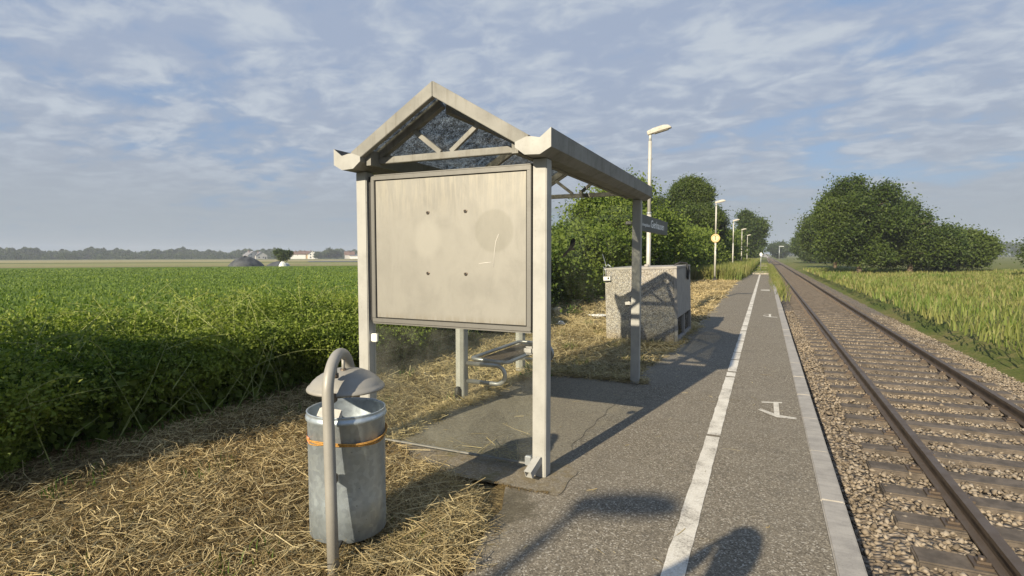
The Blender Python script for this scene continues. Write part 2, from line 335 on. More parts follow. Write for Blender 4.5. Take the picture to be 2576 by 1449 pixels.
def mat_ground():
    m, nt, p = new_mat('ground'); g = G(nt); v = g.coord('Position'); xyz = g.sep(v)
    n0 = g.noise(v, 0.5, 5, 0.6); n1 = g.noise(v, 6, 6, 0.65); n2 = g.noise(v, 40, 4, 0.7); n3 = g.noise(v, 0.06, 4, 0.6)
    wob = g.math('MULTIPLY_ADD', n0, 2.4, -1.2)
    dry = g.mix(g.mr(n1, 0.35, 0.68), (0.20, 0.15, 0.072), (0.10, 0.074, 0.037))
    dry = g.mix(g.mr(n2, 0.45, 0.68), dry, (0.29, 0.225, 0.11))
    dry = g.mix(g.math('MULTIPLY', g.mr(n0, 0.52, 0.7), 0.6), dry, (0.07, 0.053, 0.03))
    rows = g.noise(g.coord('Position', (1, 1, 1), (0, 0, 0.43)), 1.1, 4, 0.55)
    rw = g.noise(g.coord('Position', (0.05, 0.6, 1), (0, 0, -0.43)), 1.0, 5, 0.6)
    crop = g.mix(g.mr(rw, 0.35, 0.68), (0.085, 0.140, 0.018), (0.125, 0.185, 0.028))
    crop = g.mix(g.math('MULTIPLY', g.mr(rows, 0.5, 0.7), 0.5), crop, (0.045, 0.085, 0.015))
    crop = g.mix(g.math('MULTIPLY', g.mr(n1, 0.5, 0.7), 0.4), crop, (0.12, 0.18, 0.035))
    # distance along the photographed view direction decides which field it is
    dv = g.math('ADD', g.math('MULTIPLY', xyz[0], -0.7), g.math('MULTIPLY', xyz[1], 0.714))
    dvw = g.math('ADD', dv, g.math('MULTIPLY', n3, 4.0))
    pale = g.mix(g.mr(n3, 0.4, 0.65), (0.27, 0.25, 0.12), (0.22, 0.235, 0.10))
    field = g.mix(g.mr(dvw, 104, 108), crop, (0.24, 0.21, 0.11))
    field = g.mix(g.mr(dvw, 118, 122), field, pale)
    field = g.mix(g.mr(dvw, 172, 180), field, (0.13, 0.15, 0.05))
    field = g.mix(g.mr(dvw, 205, 215), field, (0.30, 0.27, 0.14))
    field = g.mix(g.mr(dvw, 420, 430), field, (0.10, 0.12, 0.05))
    left = g.mr(g.math('ADD', xyz[0], wob), -6.4, -5.2, 1.0, 0.0)
    verge = g.mix(g.mr(n1, 0.4, 0.66), (0.11, 0.13, 0.035), (0.21, 0.18, 0.075))
    verge = g.mix(g.mr(n0, 0.4, 0.66), verge, (0.085, 0.115, 0.025))
    right = g.mr(g.math('ADD', xyz[0], g.math('MULTIPLY', wob, 0.4)), 3.6, 4.6)
    far = g.mr(g.math('ADD', xyz[1], wob), 35.5, 37.0)
    c = g.mix(far, dry, verge)
    c = g.mix(left, c, field)
    c = g.mix(right, c, verge)
    g.put(p.inputs['Base Color'], c); p.inputs['Roughness'].default_value = 0.95; p.inputs['Specular IOR Level'].default_value = 0.15
    g.put(p.inputs['Normal'], g.bump(g.math('ADD', n1, n2), 0.8, 0.04))
    return m
MT['ground'] = mat_ground()
MT['straw'] = leaf_mat('straw', [(0.15, 0.112, 0.055), (0.27, 0.21, 0.105), (0.40, 0.325, 0.175), (0.56, 0.48, 0.29)], 0.15, 0.6, 0.6, 0.2)
MT['mulch'] = leaf_mat('brown_mulch', [(0.06, 0.043, 0.022), (0.13, 0.093, 0.045), (0.22, 0.165, 0.08)], 0.1, 0.7, 0.6, 0.15)
MT['hedge'] = leaf_mat('hedge_leaves', [(0.045, 0.078, 0.012), (0.095, 0.150, 0.020), (0.16, 0.225, 0.034), (0.24, 0.30, 0.06)], 0.38)
MT['sprayleaf'] = leaf_mat('spray_leaves', [(0.12, 0.18, 0.03), (0.20, 0.26, 0.05), (0.28, 0.32, 0.08)], 0.4)
MT['spraystem'] = plain_mat('spray_stem', (0.27, 0.30, 0.10), 0.7, 0, 0.3, 14)
MT['bush'] = leaf_mat('bush_leaves', [(0.038, 0.072, 0.013), (0.095, 0.148, 0.025), (0.175, 0.23, 0.045)], 0.42)
MT['tree'] = leaf_mat('tree_leaves', [(0.020, 0.040, 0.008), (0.045, 0.075, 0.014), (0.085, 0.122, 0.024)], 0.34, 0.5, 0.25)
MT['fartree'] = leaf_mat('far_tree_leaves', [(0.018, 0.034, 0.010), (0.032, 0.055, 0.015), (0.05, 0.075, 0.022)], 0.25, 0.6, 0.05)
MT['tallgrass'] = leaf_mat('tall_grass', [(0.09, 0.145, 0.025), (0.14, 0.20, 0.04), (0.20, 0.25, 0.06), (0.28, 0.25, 0.12)], 0.35, 0.6, 0.3)
MT['crop'] = leaf_mat('crop_leaves', [(0.085, 0.145, 0.018), (0.125, 0.19, 0.026), (0.165, 0.23, 0.038)], 0.3, 0.6, 0.2)
MT['weed'] = leaf_mat('weed_leaves', [(0.05, 0.11, 0.015), (0.10, 0.17, 0.03)], 0.35)

# ------------------------------------------------------------------ object helpers
def tag(o, label=None, cat=None, group=None, kind=None):
    if label: o['label'] = label
    if cat: o['category'] = cat
    if group: o['group'] = group
    if kind: o['kind'] = kind
    return o
def link(name, me, mats, parent=None):
    o = bpy.data.objects.new(name, me); COL.objects.link(o)
    for m in (mats if isinstance(mats, (list, tuple)) else [mats]): me.materials.append(m)
    if parent: o.parent = parent
    return o
def thing(name, label, cat, loc=(0, 0, 0), rz=0, group=None):
    o = bpy.data.objects.new(name, None); COL.objects.link(o); o.location = loc; o.rotation_euler = (0, 0, rz)
    o.empty_display_size = 0.2
    return tag(o, label, cat, group)
def copy_tree(o, parent=None):
    c = o.copy(); COL.objects.link(c)
    if parent: c.parent = parent
    for ch in list(o.children): copy_tree(ch, c)
    return c
class MB:
    def __init__(s): s.v = []; s.f = []; s.mi = []; s.sm = []
    def add(s, vs, fs, mi=0, smooth=False):
        b = len(s.v); s.v += [tuple(x) for x in vs]
        for f in fs: s.f.append([b + i for i in f]); s.mi.append(mi); s.sm.append(smooth)
    def box(s, a, b, mi=0, M=None):
        x0, y0, z0 = a; x1, y1, z1 = b
        vs = [(x0, y0, z0), (x1, y0, z0), (x1, y1, z0), (x0, y1, z0), (x0, y0, z1), (x1, y0, z1), (x1, y1, z1), (x0, y1, z1)]
        if M is not None: vs = [M @ Vector(q) for q in vs]
        s.add(vs, [(0, 3, 2, 1), (4, 5, 6, 7), (0, 1, 5, 4), (1, 2, 6, 5), (2, 3, 7, 6), (3, 0, 4, 7)], mi)
    def bar(s, p, q, w, h, upv=(0, 0, 1), mi=0):
        p = Vector(p); q = Vector(q); d = (q - p).normalized(); u = Vector(upv); sd = d.cross(u).normalized(); u = sd.cross(d)
        vs = []
        for c in (p, q):
            for a, b in ((-1, -1), (1, -1), (1, 1), (-1, 1)): vs.append(c + sd * a * w / 2 + u * b * h / 2)
        s.add(vs, [(0, 1, 2, 3), (7, 6, 5, 4), (0, 4, 5, 1), (1, 5, 6, 2), (2, 6, 7, 3), (3, 7, 4, 0)], mi)
    def tube(s, pts, r, n=12, mi=0, caps=True):
        pts = [Vector(p) for p in pts]; k = len(pts); rs = r if isinstance(r, (list, tuple)) else [r] * k
        t0 = (pts[1] - pts[0]).normalized(); ref = Vector((0, 0, 1)) if abs(t0.z) < 0.9 else Vector((1, 0, 0))
        a = t0.cross(ref).normalized(); vs = []
        for i in range(k):
            t = (pts[min(i + 1, k - 1)] - pts[max(i - 1, 0)]).normalized()
            a = (a - t * a.dot(t)).normalized(); b = t.cross(a)
            for j in range(n):
                th = 2 * PI * j / n; vs.append(pts[i] + (a * math.cos(th) + b * math.sin(th)) * rs[i])
        fs = [(i * n + j, i * n + (j + 1) % n, (i + 1) * n + (j + 1) % n, (i + 1) * n + j) for i in range(k - 1) for j in range(n)]
        s.add(vs, fs, mi, True)
        if caps: s.add(vs[:n], [tuple(range(n))[::-1]], mi); s.add(vs[-n:], [tuple(range(n))], mi)
    def lathe(s, prof, c=(0, 0, 0), n=48, mi=0, smooth=True):
        vs = []
        for r, z in prof:
            for j in range(n):
                th = 2 * PI * j / n; vs.append((c[0] + r * math.cos(th), c[1] + r * math.sin(th), c[2] + z))
        k = len(prof)
        s.add(vs, [(i * n + j, i * n + (j + 1) % n, (i + 1) * n + (j + 1) % n, (i + 1) * n + j) for i in range(k - 1) for j in range(n)], mi, smooth)
    def prism(s, prof, a, b, axis='Y', mi=0):
        """closed 2D profile (x,z) extruded along y from a to b (axis Y) or profile (y,z) along x (axis X)"""
        n = len(prof)
        if axis == 'Y': vs = [(x, a, z) for x, z in prof] + [(x, b, z) for x, z in prof]
        else: vs = [(a, x, z) for x, z in prof] + [(b, x, z) for x, z in prof]
        fs = [(i, (i + 1) % n, n + (i + 1) % n, n + i) for i in range(n)] + [tuple(range(n))[::-1], tuple(range(n, 2 * n))]
        s.add(vs, fs, mi)
    def build(s, name, mats, parent=None, bevel=0.0, recalc=True, auto=False):
        me = bpy.data.meshes.new(name); me.from_pydata(s.v, [], s.f)
        me.polygons.foreach_set('material_index', s.mi); me.polygons.foreach_set('use_smooth', s.sm)
        if recalc or bevel:
            bm = bmesh.new(); bm.from_mesh(me)
            bmesh.ops.remove_doubles(bm, verts=bm.verts, dist=1e-5)
            bmesh.ops.recalc_face_normals(bm, faces=bm.faces)
            if bevel:
                ed = [e for e in bm.edges if len(e.link_faces) == 2 and e.calc_face_angle(0) > 0.6 and not (e.link_faces[0].smooth and e.link_faces[1].smooth)]
                bmesh.ops.bevel(bm, geom=ed, offset=bevel, segments=2, affect='EDGES', clamp_overlap=True)
            bm.to_mesh(me); bm.free()
        me.update()
        return link(name, me, mats, parent)
def np_mesh(name, V, faces_idx, fsize, mats, parent=None, smooth=False):
    """V (n,3); faces_idx flat loop indices; fsize per-face loop counts"""
    me = bpy.data.meshes.new(name)
    me.vertices.add(len(V)); me.vertices.foreach_set('co', np.ascontiguousarray(V, dtype=np.float32).ravel())
    me.loops.add(len(faces_idx)); me.loops.foreach_set('vertex_index', np.ascontiguousarray(faces_idx, dtype=np.int32))
    st = np.concatenate(([0], np.cumsum(fsize)[:-1])).astype(np.int32)
    me.polygons.add(len(fsize)); me.polygons.foreach_set('loop_start', st)
    if smooth: me.polygons.foreach_set('use_smooth', np.ones(len(fsize), dtype=bool))
    me.update(calc_edges=True)
    return link(name, me, mats, parent)
def unit(a): return a / np.maximum(np.linalg.norm(a, axis=1, keepdims=True), 1e-9)
def leaves(name, P, size, mat, parent=None, upb=0.4, asp=0.5, nb=None, fold=0.25):
    """each leaf a folded diamond: 2 triangles"""
    n = len(P); nr = rng.normal(size=(n, 3)); nr[:, 2] += upb
    if nb is not None: nr += nb
    nr = unit(nr); t = unit(np.cross(nr, rng.normal(size=(n, 3)))); b = np.cross(nr, t)
    s = (size * rng.uniform(0.6, 1.35, n))[:, None] if np.isscalar(size) else (size * rng.uniform(0.7, 1.3, n))[:, None]
    V = np.stack([P - t * s * .5, P + b * s * asp * .5 + nr * s * fold * .4, P + t * s * .5, P - b * s * asp * .5 + nr * s * fold * .4], 1).reshape(-1, 3)
    i = np.arange(n)[:, None] * 4
    F = (i + np.array([[0, 1, 2, 0, 2, 3]])).ravel()
    return np_mesh(name, V, F, np.full(2 * n, 3), mat, parent)
def blades(name, P, ln, wd, mat, parent=None, lean=0.35, bend=0.4, dirv=None, kind=None):
    n = len(P); az = rng.uniform(0, 2 * PI, n); h = np.stack([np.cos(az), np.sin(az), np.zeros(n)], 1)
    sd = np.stack([-np.sin(az), np.cos(az), np.zeros(n)], 1)
    L = (ln * rng.uniform(0.55, 1.25, n))[:, None]; w = (wd * rng.uniform(0.6, 1.3, n))[:, None]
    le = rng.uniform(0, lean, n)[:, None]; be = rng.uniform(0, bend, n)[:, None]
    upz = np.array([[0, 0, 1.0]])
    m = P + (upz + h * le) * L * 0.55; tp = P + upz * L * (1 - be * .5) + h * L * (le + be)
    V = np.stack([P - sd * w * .5, P + sd * w * .5, m + sd * w * .4, m - sd * w * .4, tp], 1).reshape(-1, 3)
    i = np.arange(n)[:, None] * 5
    F = (i + np.array([[0, 1, 2, 3, 3, 2, 4]])).ravel()
    return np_mesh(name, V, F, np.tile([4, 3], n), mat, parent)
def straws(name, P, ln, wd, mat, parent=None, tilt=0.22, curve=0.35):
    n = len(P); az = rng.uniform(0, 2 * PI, n); tl = rng.normal(0, tilt, n)
    d = np.stack([np.cos(az) * np.cos(tl), np.sin(az) * np.cos(tl), np.sin(tl)], 1)
    sd = unit(np.cross(d, np.array([[0, 0, 1.0]]))); sd = unit(sd + rng.normal(0, .5, (n, 3)))
    L = (ln * np.clip(rng.lognormal(0, .5, n), .3, 2.6))[:, None]; w = (wd * rng.uniform(0.6, 1.4, n))[:, None]
    cv = (rng.normal(0, curve, n))[:, None] * np.stack([-np.sin(az), np.cos(az), np.full(n, 0.25)], 1)
    pts = [P - d * L * .5, P + cv * L * .22, P + d * L * .5]
    V = np.stack([pts[0] - sd * w * .5, pts[0] + sd * w * .5, pts[1] - sd * w * .5, pts[1] + sd * w * .5, pts[2] - sd * w * .3, pts[2] + sd * w * .3], 1).reshape(-1, 3)
    i = np.arange(n)[:, None] * 6
    F = (i + np.array([[0, 1, 3, 2, 2, 3, 5, 4]])).ravel()
    return np_mesh(name, V, F, np.full(2 * n, 4), mat, parent)

# ------------------------------------------------------------------ ground and platform
def terrain(x, y):
    z = np.full_like(x, -0.012)
    dv = -0.7 * x + 0.714 * y
    far = np.clip(np.hypot(x, y) - 25, 0, 680)
    z = np.where(x < -5, z - 0.0045 * far * np.clip((-5 - x) / 20, 0, 1), z)
    tr = np.clip((x - 0.46) / 0.05, 0, 1) * (1 - np.clip((x - 4.3) / 1.2, 0, 1))
    z = z - 0.78 * tr
    z = z - 0.30 * np.clip((x - 4.3) / 1.2, 0, 1)
    return z
def ground_sheet():
    xs = np.unique(np.concatenate([-np.geomspace(9, 3500, 40), np.linspace(-9, 0.4, 48), [0.44, 0.46, 0.51, 0.6], np.linspace(0.8, 6.5, 15), np.geomspace(7, 3500, 30)]))
    ys = np.unique(np.concatenate([-np.geomspace(6, 1500, 18), np.linspace(-6, 40, 80), np.geomspace(41, 4500, 50)]))
    X, Y = np.meshgrid(xs, ys); Z = terrain(X, Y)
    bumps = 0.012 * np.sin(X * 3.1 + Y * 1.7) * np.sin(Y * 2.3 - X)
    Z = Z + np.where((X < -1.6) & (X > -9), bumps + 0.012, 0)
    V = np.stack([X, Y, Z], -1).reshape(-1, 3); nx = len(xs)
    i, j = np.meshgrid(np.arange(len(ys) - 1), np.arange(nx - 1), indexing='ij')
    a = (i * nx + j).ravel(); F = np.stack([a, a + 1, a + nx + 1, a + nx], 1).ravel()
    o = np_mesh('ground', V, F, np.full(len(a), 4), MT['ground'], smooth=True); tag(o, kind='structure')
ground_sheet()

def strip(name, left, right, z, mat, kind='structure'):
    """flat sheet between two polylines of (x,y) with equal counts"""
    V = []; Fs = []
    for (a, b), (c, d) in zip(left, right): V += [(a, b, z), (c, d, z)]
    for i in range(len(left) - 1): Fs.append((2 * i, 2 * i + 1, 2 * i + 3, 2 * i + 2))
    me = bpy.data.meshes.new(name); me.from_pydata(V, [], Fs); me.update()
    return tag(link(name, me, mat), kind=kind)
def edge_x(y):
    base = np.interp(y, [-8, 2.3, 2.8, 3.3, 7.2, 9, 10.2, 12.3, 15.4, 24, 33, 36, 42, 48.6], [-1.30, -1.33, -1.45, -1.6, -1.55, -1.38, -1.33, -1.34, -1.36, -1.44, -1.52, -1.46, -1.25, -1.05])
    return base + 0.035 * math.sin(y * 2.7) + 0.025 * math.sin(y * 6.1 + 1) + 0.015 * math.sin(y * 15)
ys = list(np.concatenate([np.linspace(-8, 16, 160), np.linspace(16.2, 48.6, 120)]))
strip('platform_asphalt', [(edge_x(y), y) for y in ys], [(0.36, y) for y in ys], 0.016, MT['asphalt'])
mb = MB()
y = -8.0
while y < 48.5:
    y2 = min(y + 1.0, 48.6); mb.box((0.363, y + 0.004, -0.72), (0.50, y2 - 0.004, 0.018 + 0.004 * math.sin(y * 5)))
    y = y2
tag(mb.build('platform_edge_kerb', MT['conc'], bevel=0.008), kind='structure')
# concrete pad under the shelter
py = list(np.linspace(3.34, 7.0, 70))
def padl(y): return -2.86 + 0.03 * math.sin(y * 5) + 0.02 * math.sin(y * 13) + (0.06 if y > 5 else 0)
strip('shelter_pad', [(padl(y), y) for y in py], [(float(np.interp(y, [3.34, 3.75, 3.9, 4.3], [-1.205, -1.20, -1.33, -1.42])) + 0.012 * math.sin(y * 17), y) for y in py], 0.021, MT['pad'])
# white line with worn breaks
lw = [(-0.43, -0.318)]
yy = -8.0; segs = []
gaps = [5.05, 7.62, 7.95, 8.9, 9.6, 10.9, 12.4, 13.3, 15.2, 17.1, 19.0, 22.0, 25.5, 30, 35, 40]
for gpos in gaps: segs.append((yy, gpos - 0.02 - 0.0025 * gpos)); yy = gpos + 0.02
segs.append((yy, 48.3))
V = []; Fs = []
for a, b in segs:
    n = max(2, int((b - a) / 0.12)); base = len(V)
    for i in range(n + 1):
        t = a + (b - a) * i / n; j = 0.0025 * math.sin(t * 23) + 0.0025 * math.sin(t * 61)
        V += [(-0.432 + j, t, 0.0205), (-0.322 + j * .6, t, 0.0205)]
    for i in range(n): Fs.append((base + 2 * i, base + 2 * i + 1, base + 2 * i + 3, base + 2 * i + 2))
me = bpy.data.meshes.new('platform_line'); me.from_pydata(V, [], Fs); tag(link('platform_line', me, MT['line']), kind='structure')
def paint_poly(pts, z=0.0205):
    me = bpy.data.meshes.new('painted_mark'); me.from_pydata([(a, b, z) for a, b in pts[0]], [], [tuple(range(len(pts[0])))])
    V = []; Fs = []
    for poly in pts:
        b = len(V); V += [(x, yq, z + 0.0004 * len(Fs)) for x, yq in poly]; Fs.append(tuple(range(b, b + len(poly))))
    me = bpy.data.meshes.new('painted_mark'); me.from_pydata(V, [], Fs); return link('painted_mark', me, MT['line'])
def wedge_mark(y0, s=1.0):
    f = lambda x, yq: (x, y0 + yq * s)
    a = paint_poly([[f(0.0, 0.36), f(0.0, 0.40), f(0.2, 0.47), f(0.2, 0.42)],
                    [f(-0.03, 0.04), f(-0.01, 0.10), f(0.16, -0.08), f(0.31, -0.10), f(0.31, -0.17), f(0.14, -0.17)],
                    [f(0.115, -0.06), f(0.115, 0.433), f(0.165, 0.445), f(0.165, -0.085)]])
    return a
tag(wedge_mark(6.05), kind='structure'); tag(wedge_mark(15.6, 1.3), kind='structure')
tag(paint_poly([[(-0.16, 26.8), (0.2, 26.7), (0.2, 27.5), (-0.16, 27.3)]]), kind='structure')

# ------------------------------------------------------------------ railway
mb = MB()
prof = [(0.50, -0.80), (0.50, -0.70), (1.0, -0.60), (3.6, -0.60), (4.5, -0.80)]
yb = list(np.concatenate([np.linspace(-12, 60, 60), np.geomspace(62, 900, 30)]))
V = []; Fs = []
for yq in yb:
    for x, z in prof: V.append((x, yq, z + 0.015 * math.sin(yq * 3 + x * 5)))
for i in range(len(yb) - 1):
    for j in range(4): Fs.append((i * 5 + j, i * 5 + j + 1, i * 5 + 6 + j, i * 5 + 5 + j))
me = bpy.data.meshes.new('track_bed'); me.from_pydata(V, [], Fs); tag(link('track_bed', me, MT['ballast']), kind='structure')
trk = thing('railway_track', 'rusty single railway track running beside the platform to the horizon', 'railway track', (2.28, 0, -0.6))
rp = [(-0.06, 0.0), (0.06, 0.0), (0.06, 0.012), (0.012, 0.03), (0.012, 0.11), (0.035, 0.12), (0.035, 0.155), (-0.035, 0.155), (-0.035, 0.12), (-0.012, 0.11), (-0.012, 0.03), (-0.06, 0.012)]
for sx in (-0.7525, 0.7525):
    mb = MB(); mb.prism([(sx + x, z + 0.06) for x, z in rp], -12, 900); mb.build('rail', MT['rail'], trk)
mb = MB(); mb.box((-1.25, -0.12, -0.09), (1.25, 0.12, 0.055)); s0 = mb.build('sleeper', MT['wood'], trk, bevel=0.012)
s0.location = (0, 1.0, 0)
for sx in (-0.7525, 0.7525):
    mb = MB(); mb.box((sx - .17, -.08, .0555), (sx - .062, .08, .075)); mb.box((sx + .062, -.08, .0555), (sx + .17, .08, .075)); mb.box((sx - .062, -.08, .0555), (sx + .062, .08, .0595))
    for q in (-.11, .11): mb.tube([(sx + q, 0, .075), (sx + q, 0, .115)], .022, 6); mb.box((sx + q * .95 - .04, -.03, .0755), (sx + q * .95 + .04, .03, .092))
    mb.build('rail_fastening', MT['rail'], s0)
for i in range(1, 100):
    c = copy_tree(s0, trk); c.location = (random.uniform(-.02, .02), 1.0 + 0.62 * i, 0)
def stones(n, x0, x1, y0, y1, smin, smax):
    P = np.stack([rng.uniform(x0, x1, n), y0 + rng.random(n) ** 1.5 * (y1 - y0), np.zeros(n)], 1)
    P[:, 2] = np.interp(P[:, 0], [.5, 1.0, 3.6, 4.5], [-.70, -.60, -.60, -.80]) + rng.normal(.012, .014, n)
    o8 = np.array([[1, 0, 0], [0, 1, 0], [-1, 0, 0], [0, -1, 0], [0, 0, 1], [0, 0, -1.0]])
    V = o8[None] * rng.uniform(.6, 1.15, (n, 6, 1)) + rng.normal(0, .22, (n, 6, 3)); a = rng.uniform(0, 6.28, n); ca, sa = np.cos(a)[:, None], np.sin(a)[:, None]
    V = np.stack([V[:, :, 0] * ca - V[:, :, 1] * sa, V[:, :, 0] * sa + V[:, :, 1] * ca, V[:, :, 2] * .75], -1) * (rng.uniform(smin, smax, n) * .5)[:, None, None] + P[:, None, :]
    F = np.array([[0, 1, 4], [1, 2, 4], [2, 3, 4], [3, 0, 4], [1, 0, 5], [2, 1, 5], [3, 2, 5], [0, 3, 5]])
    FI = (np.arange(n)[:, None, None] * 6 + F[None]).ravel()
    return np_mesh('ballast_stones', V.reshape(-1, 3), FI, np.full(8 * n, 3), MT['stone'])
tag(stones(42000, .52, 4.3, 1.2, 24, .035, .075), kind='stuff')
mb = MB()
for i in range(100, 700): mb.box((-1.25, 1.0 + 0.62 * i - 0.12, -0.09), (1.25, 1.0 + 0.62 * i + 0.12, 0.055))
o = mb.build('distant_sleepers', MT['wood'], trk, recalc=False); o['kind'] = 'stuff'

# ------------------------------------------------------------------ shelter
XL, XR, XC = -3.027, -1.377, -2.206
Y0, YB, PW = 3.57, 6.813, 0.102
GF, GB = 3.43, 6.95
sh = thing('platform_shelter', 'weathered grey steel platform shelter with pitched glass roof and blank display board', 'shelter', (XC, 5.2, 0))
SO = Vector((XC, 5.2, 0))
def part(mb, name, mat, bevel=0.0, parent=None, recalc=True):
    o = mb.build(name, mat, None, bevel, recalc)
    par = parent or sh
    o.parent = par
    if par is sh: o.matrix_parent_inverse = Matrix.Translation(-SO)
    return o
for (x, yq) in ((XL, Y0), (XR - PW, Y0), (XR - PW, YB - PW), (XL, YB - PW), (XL, 5.13)):
    mb = MB(); mb.box((x, yq, 0.018), (x + PW, yq + PW, 2.262)); p_ = part(mb, 'post', MT['steel'], 0.006)
# gutters: folded trough with end caps
gp = [(0.913, 2.306), (0.913, 2.432), (0.835, 2.372), (0.77, 2.385), (0.735, 2.385), (0.655, 2.356), (0.655, 2.320), (0.725, 2.2675), (0.835, 2.2625)]
gout = [(0.655, 2.352), (0.655, 2.318), (0.725, 2.268), (0.835, 2.263), (0.913, 2.308), (0.913, 2.432)]
gin = [(0.909, 2.430), (0.909, 2.311), (0.833, 2.267), (0.727, 2.272), (0.659, 2.320), (0.659, 2.350)]
for s in (-1, 1):
    mb = MB(); mb.prism([(XC + s * x, z) for x, z in gout + gin], GF + 0.003, GB - 0.003)
    gut = part(mb, 'gutter', MT['gutter'], 0.0)
    for (ya, ybb) in ((GF - 0.004, GF + 0.003), (GB - 0.003, GB + 0.004)):
        mb = MB(); mb.prism([(XC + s * (x + (0.002 if x > .9 else 0)), z) for x, z in gp], ya, ybb); mb.build('end_cap', MT['steel'], gut)
# fascias at the two gables
def slope_z(x, top=True): return (2.846 if top else 2.737) - abs(x) * 0.598
for (ya, ybb) in ((GF + 0.0035, GF + 0.055), (GB - 0.055, GB - 0.0035)):
    for s in (-1, 1):
        mb = MB()
        pr = [(0.0015, 2.846), (0.752, 2.396), (0.712, 2.318), (0.0015, 2.737)]
        mb.prism([(XC + s * x, z) for x, z in pr], ya, ybb); part(mb, 'fascia', MT['gutter'], 0.003)
mb = MB(); mb.bar((XC, 3.66, 2.700), (XC, 6.72, 2.700), 0.05, 0.07); part(mb, 'ridge_beam', MT['gutter'])
for s in (-1, 1):   # glazing
    for (ya, ybb) in ((GF + 0.057, 5.175), (5.185, GB - 0.057)):
        mb = MB(); pr = [(0.012, 2.800), (0.70, 2.389), (0.696, 2.381), (0.012, 2.790)]
        mb.prism([(XC + s * x, z) for x, z in pr], ya, ybb); part(mb, 'roof_pane', MT['roofglass'])
    for yc in (3.62, 5.18, 6.76):
        mb = MB(); mb.bar((XC + s * 0.035, yc, 2.735), (XC + s * 0.655, yc, 2.364), 0.05, 0.07); part(mb, 'rafter', MT['gutter'])
for yc in (3.62, 6.76):
    mb = MB(); mb.bar((XC - 0.652, yc, 2.345), (XC + 0.652, yc, 2.345), 0.05, 0.05); part(mb, 'tie_bar', MT['gutter'], 0.003)
    for s in (-1, 1):
        mb = MB(); mb.bar((XC + s * 0.045, yc, 2.371), (XC + s * 0.285, yc, 2.555), 0.03, 0.036); part(mb, 'brace', MT['gutter'], 0.002)
# eaves beams beneath the gutters, and edge beams over the rear wall
for s in (-1, 1):
    mb = MB(); mb.bar((XC + s * 0.627, GF + 0.06, 2.352), (XC + s * 0.627, GB - 0.06, 2.352), 0.048, 0.115); part(mb, 'eaves_beam', MT['gutter'])
# glass walls
def pane(a, b, clamps):
    mb = MB(); mb.box(a, b); o = part(mb, 'glass_pane', MT['glass']); 
    for c0, c1, rnd, mt in clamps:
        m2 = MB(); m2.box(c0, c1); k = m2.build('glass_clamp', MT[mt], o, rnd)
        
    return o
pane((-2.918, 3.632, 0.085), (-1.487, 3.642, 1.095), [((-2.928, 3.60, 0.888), (-2.868, 3.6315, 0.955), 0.006, 'white'), ((-1.565, 3.60, 0.885), (-1.487, 3.6315, 0.945), 0.028, 'steel'), ((-1.552, 3.60, 0.075), (-1.50, 3.6315, 0.145), 0.006, 'galv')])
pane((-2.918, 6.757, 0.06), (-1.51, 6.767, 2.205), [((-1.575, 6.725, 1.955), (-1.4805, 6.7565, 2.015), 0.026, 'steel'), ((-1.57, 6.725, 0.97), (-1.4805, 6.7565, 1.03), 0.026, 'steel')])
pane((-2.985, 3.69, 0.10), (-2.975, 5.115, 2.205), [])
pane((-2.985, 5.245, 0.10), (-2.975, 6.70, 2.205), [])
mb = MB(); mb.box((-2.918, 3.629, 0.074), (-1.487, 3.645, 0.0845)); part(mb, 'glass_rail', MT['gutter'])
# bird-of-prey sticker on the far pane
bird = [(-2.262, 1.795), (-2.232, 1.815), (-2.205, 1.79), (-2.212, 1.735), (-2.235, 1.693), (-2.212, 1.668), (-2.222, 1.652), (-2.26, 1.655), (-2.298, 1.638), (-2.352, 1.572), (-2.388, 1.560), (-2.376, 1.600), (-2.325, 1.650), (-2.292, 1.690), (-2.282, 1.745)]
mb = MB(); mb.prism(bird, 6.7535, 6.7565); part(mb, 'bird_sticker', MT['black'])
# black rubber foot shield on the middle post
mb = MB(); mb.lathe([(0.0, 0.18), (0.02, 0.175), (0.035, 0.15), (0.035, 0.06), (0.0, 0.06)], (-2.99, 5.11, 0), 16); part(mb, 'rubber_cover', MT['black'])
# display board
bd = MB()
fx0, fx1, fz0, fz1, fy = -2.880, -1.494, 1.057, 2.223, 3.572
w = 0.032
bd.box((fx0, fy, fz0), (fx1, fy + 0.05, fz0 + w)); bd.box((fx0, fy, fz1 - w), (fx1, fy + 0.05, fz1))
bd.box((fx0, fy, fz0 + w), (fx0 + w, fy + 0.05, fz1 - w)); bd.box((fx1 - w, fy, fz0 + w), (fx1, fy + 0.05, fz1 - w))
bo = part(bd, 'display_board', MT['alu'], 0.003)
def sub(mb, name, mat, parent, bevel=0.0):
    o = mb.build(name, mat, parent, bevel); return o
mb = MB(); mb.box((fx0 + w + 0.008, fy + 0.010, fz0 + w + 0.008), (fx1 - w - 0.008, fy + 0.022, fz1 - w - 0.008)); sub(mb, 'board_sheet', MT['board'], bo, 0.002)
mb = MB(); mb.box((fx0 + w - 0.001, fy + 0.026, fz0 + w - 0.001), (fx1 - w + 0.001, fy + 0.045, fz1 - w + 0.001)); sub(mb, 'backing', MT['black'], bo)
mb = MB()
for a, b in (((fx0, fy + 0.008, fz0 - 0.013), (fx1, fy + 0.058, fz0 - 0.003)), ((fx0, fy + 0.008, fz1 + 0.003), (fx1, fy + 0.058, fz1 + 0.010))):
    mb = MB(); mb.box(a, b); sub(mb, 'frame_rim', MT['alu'], bo)
mb = MB()
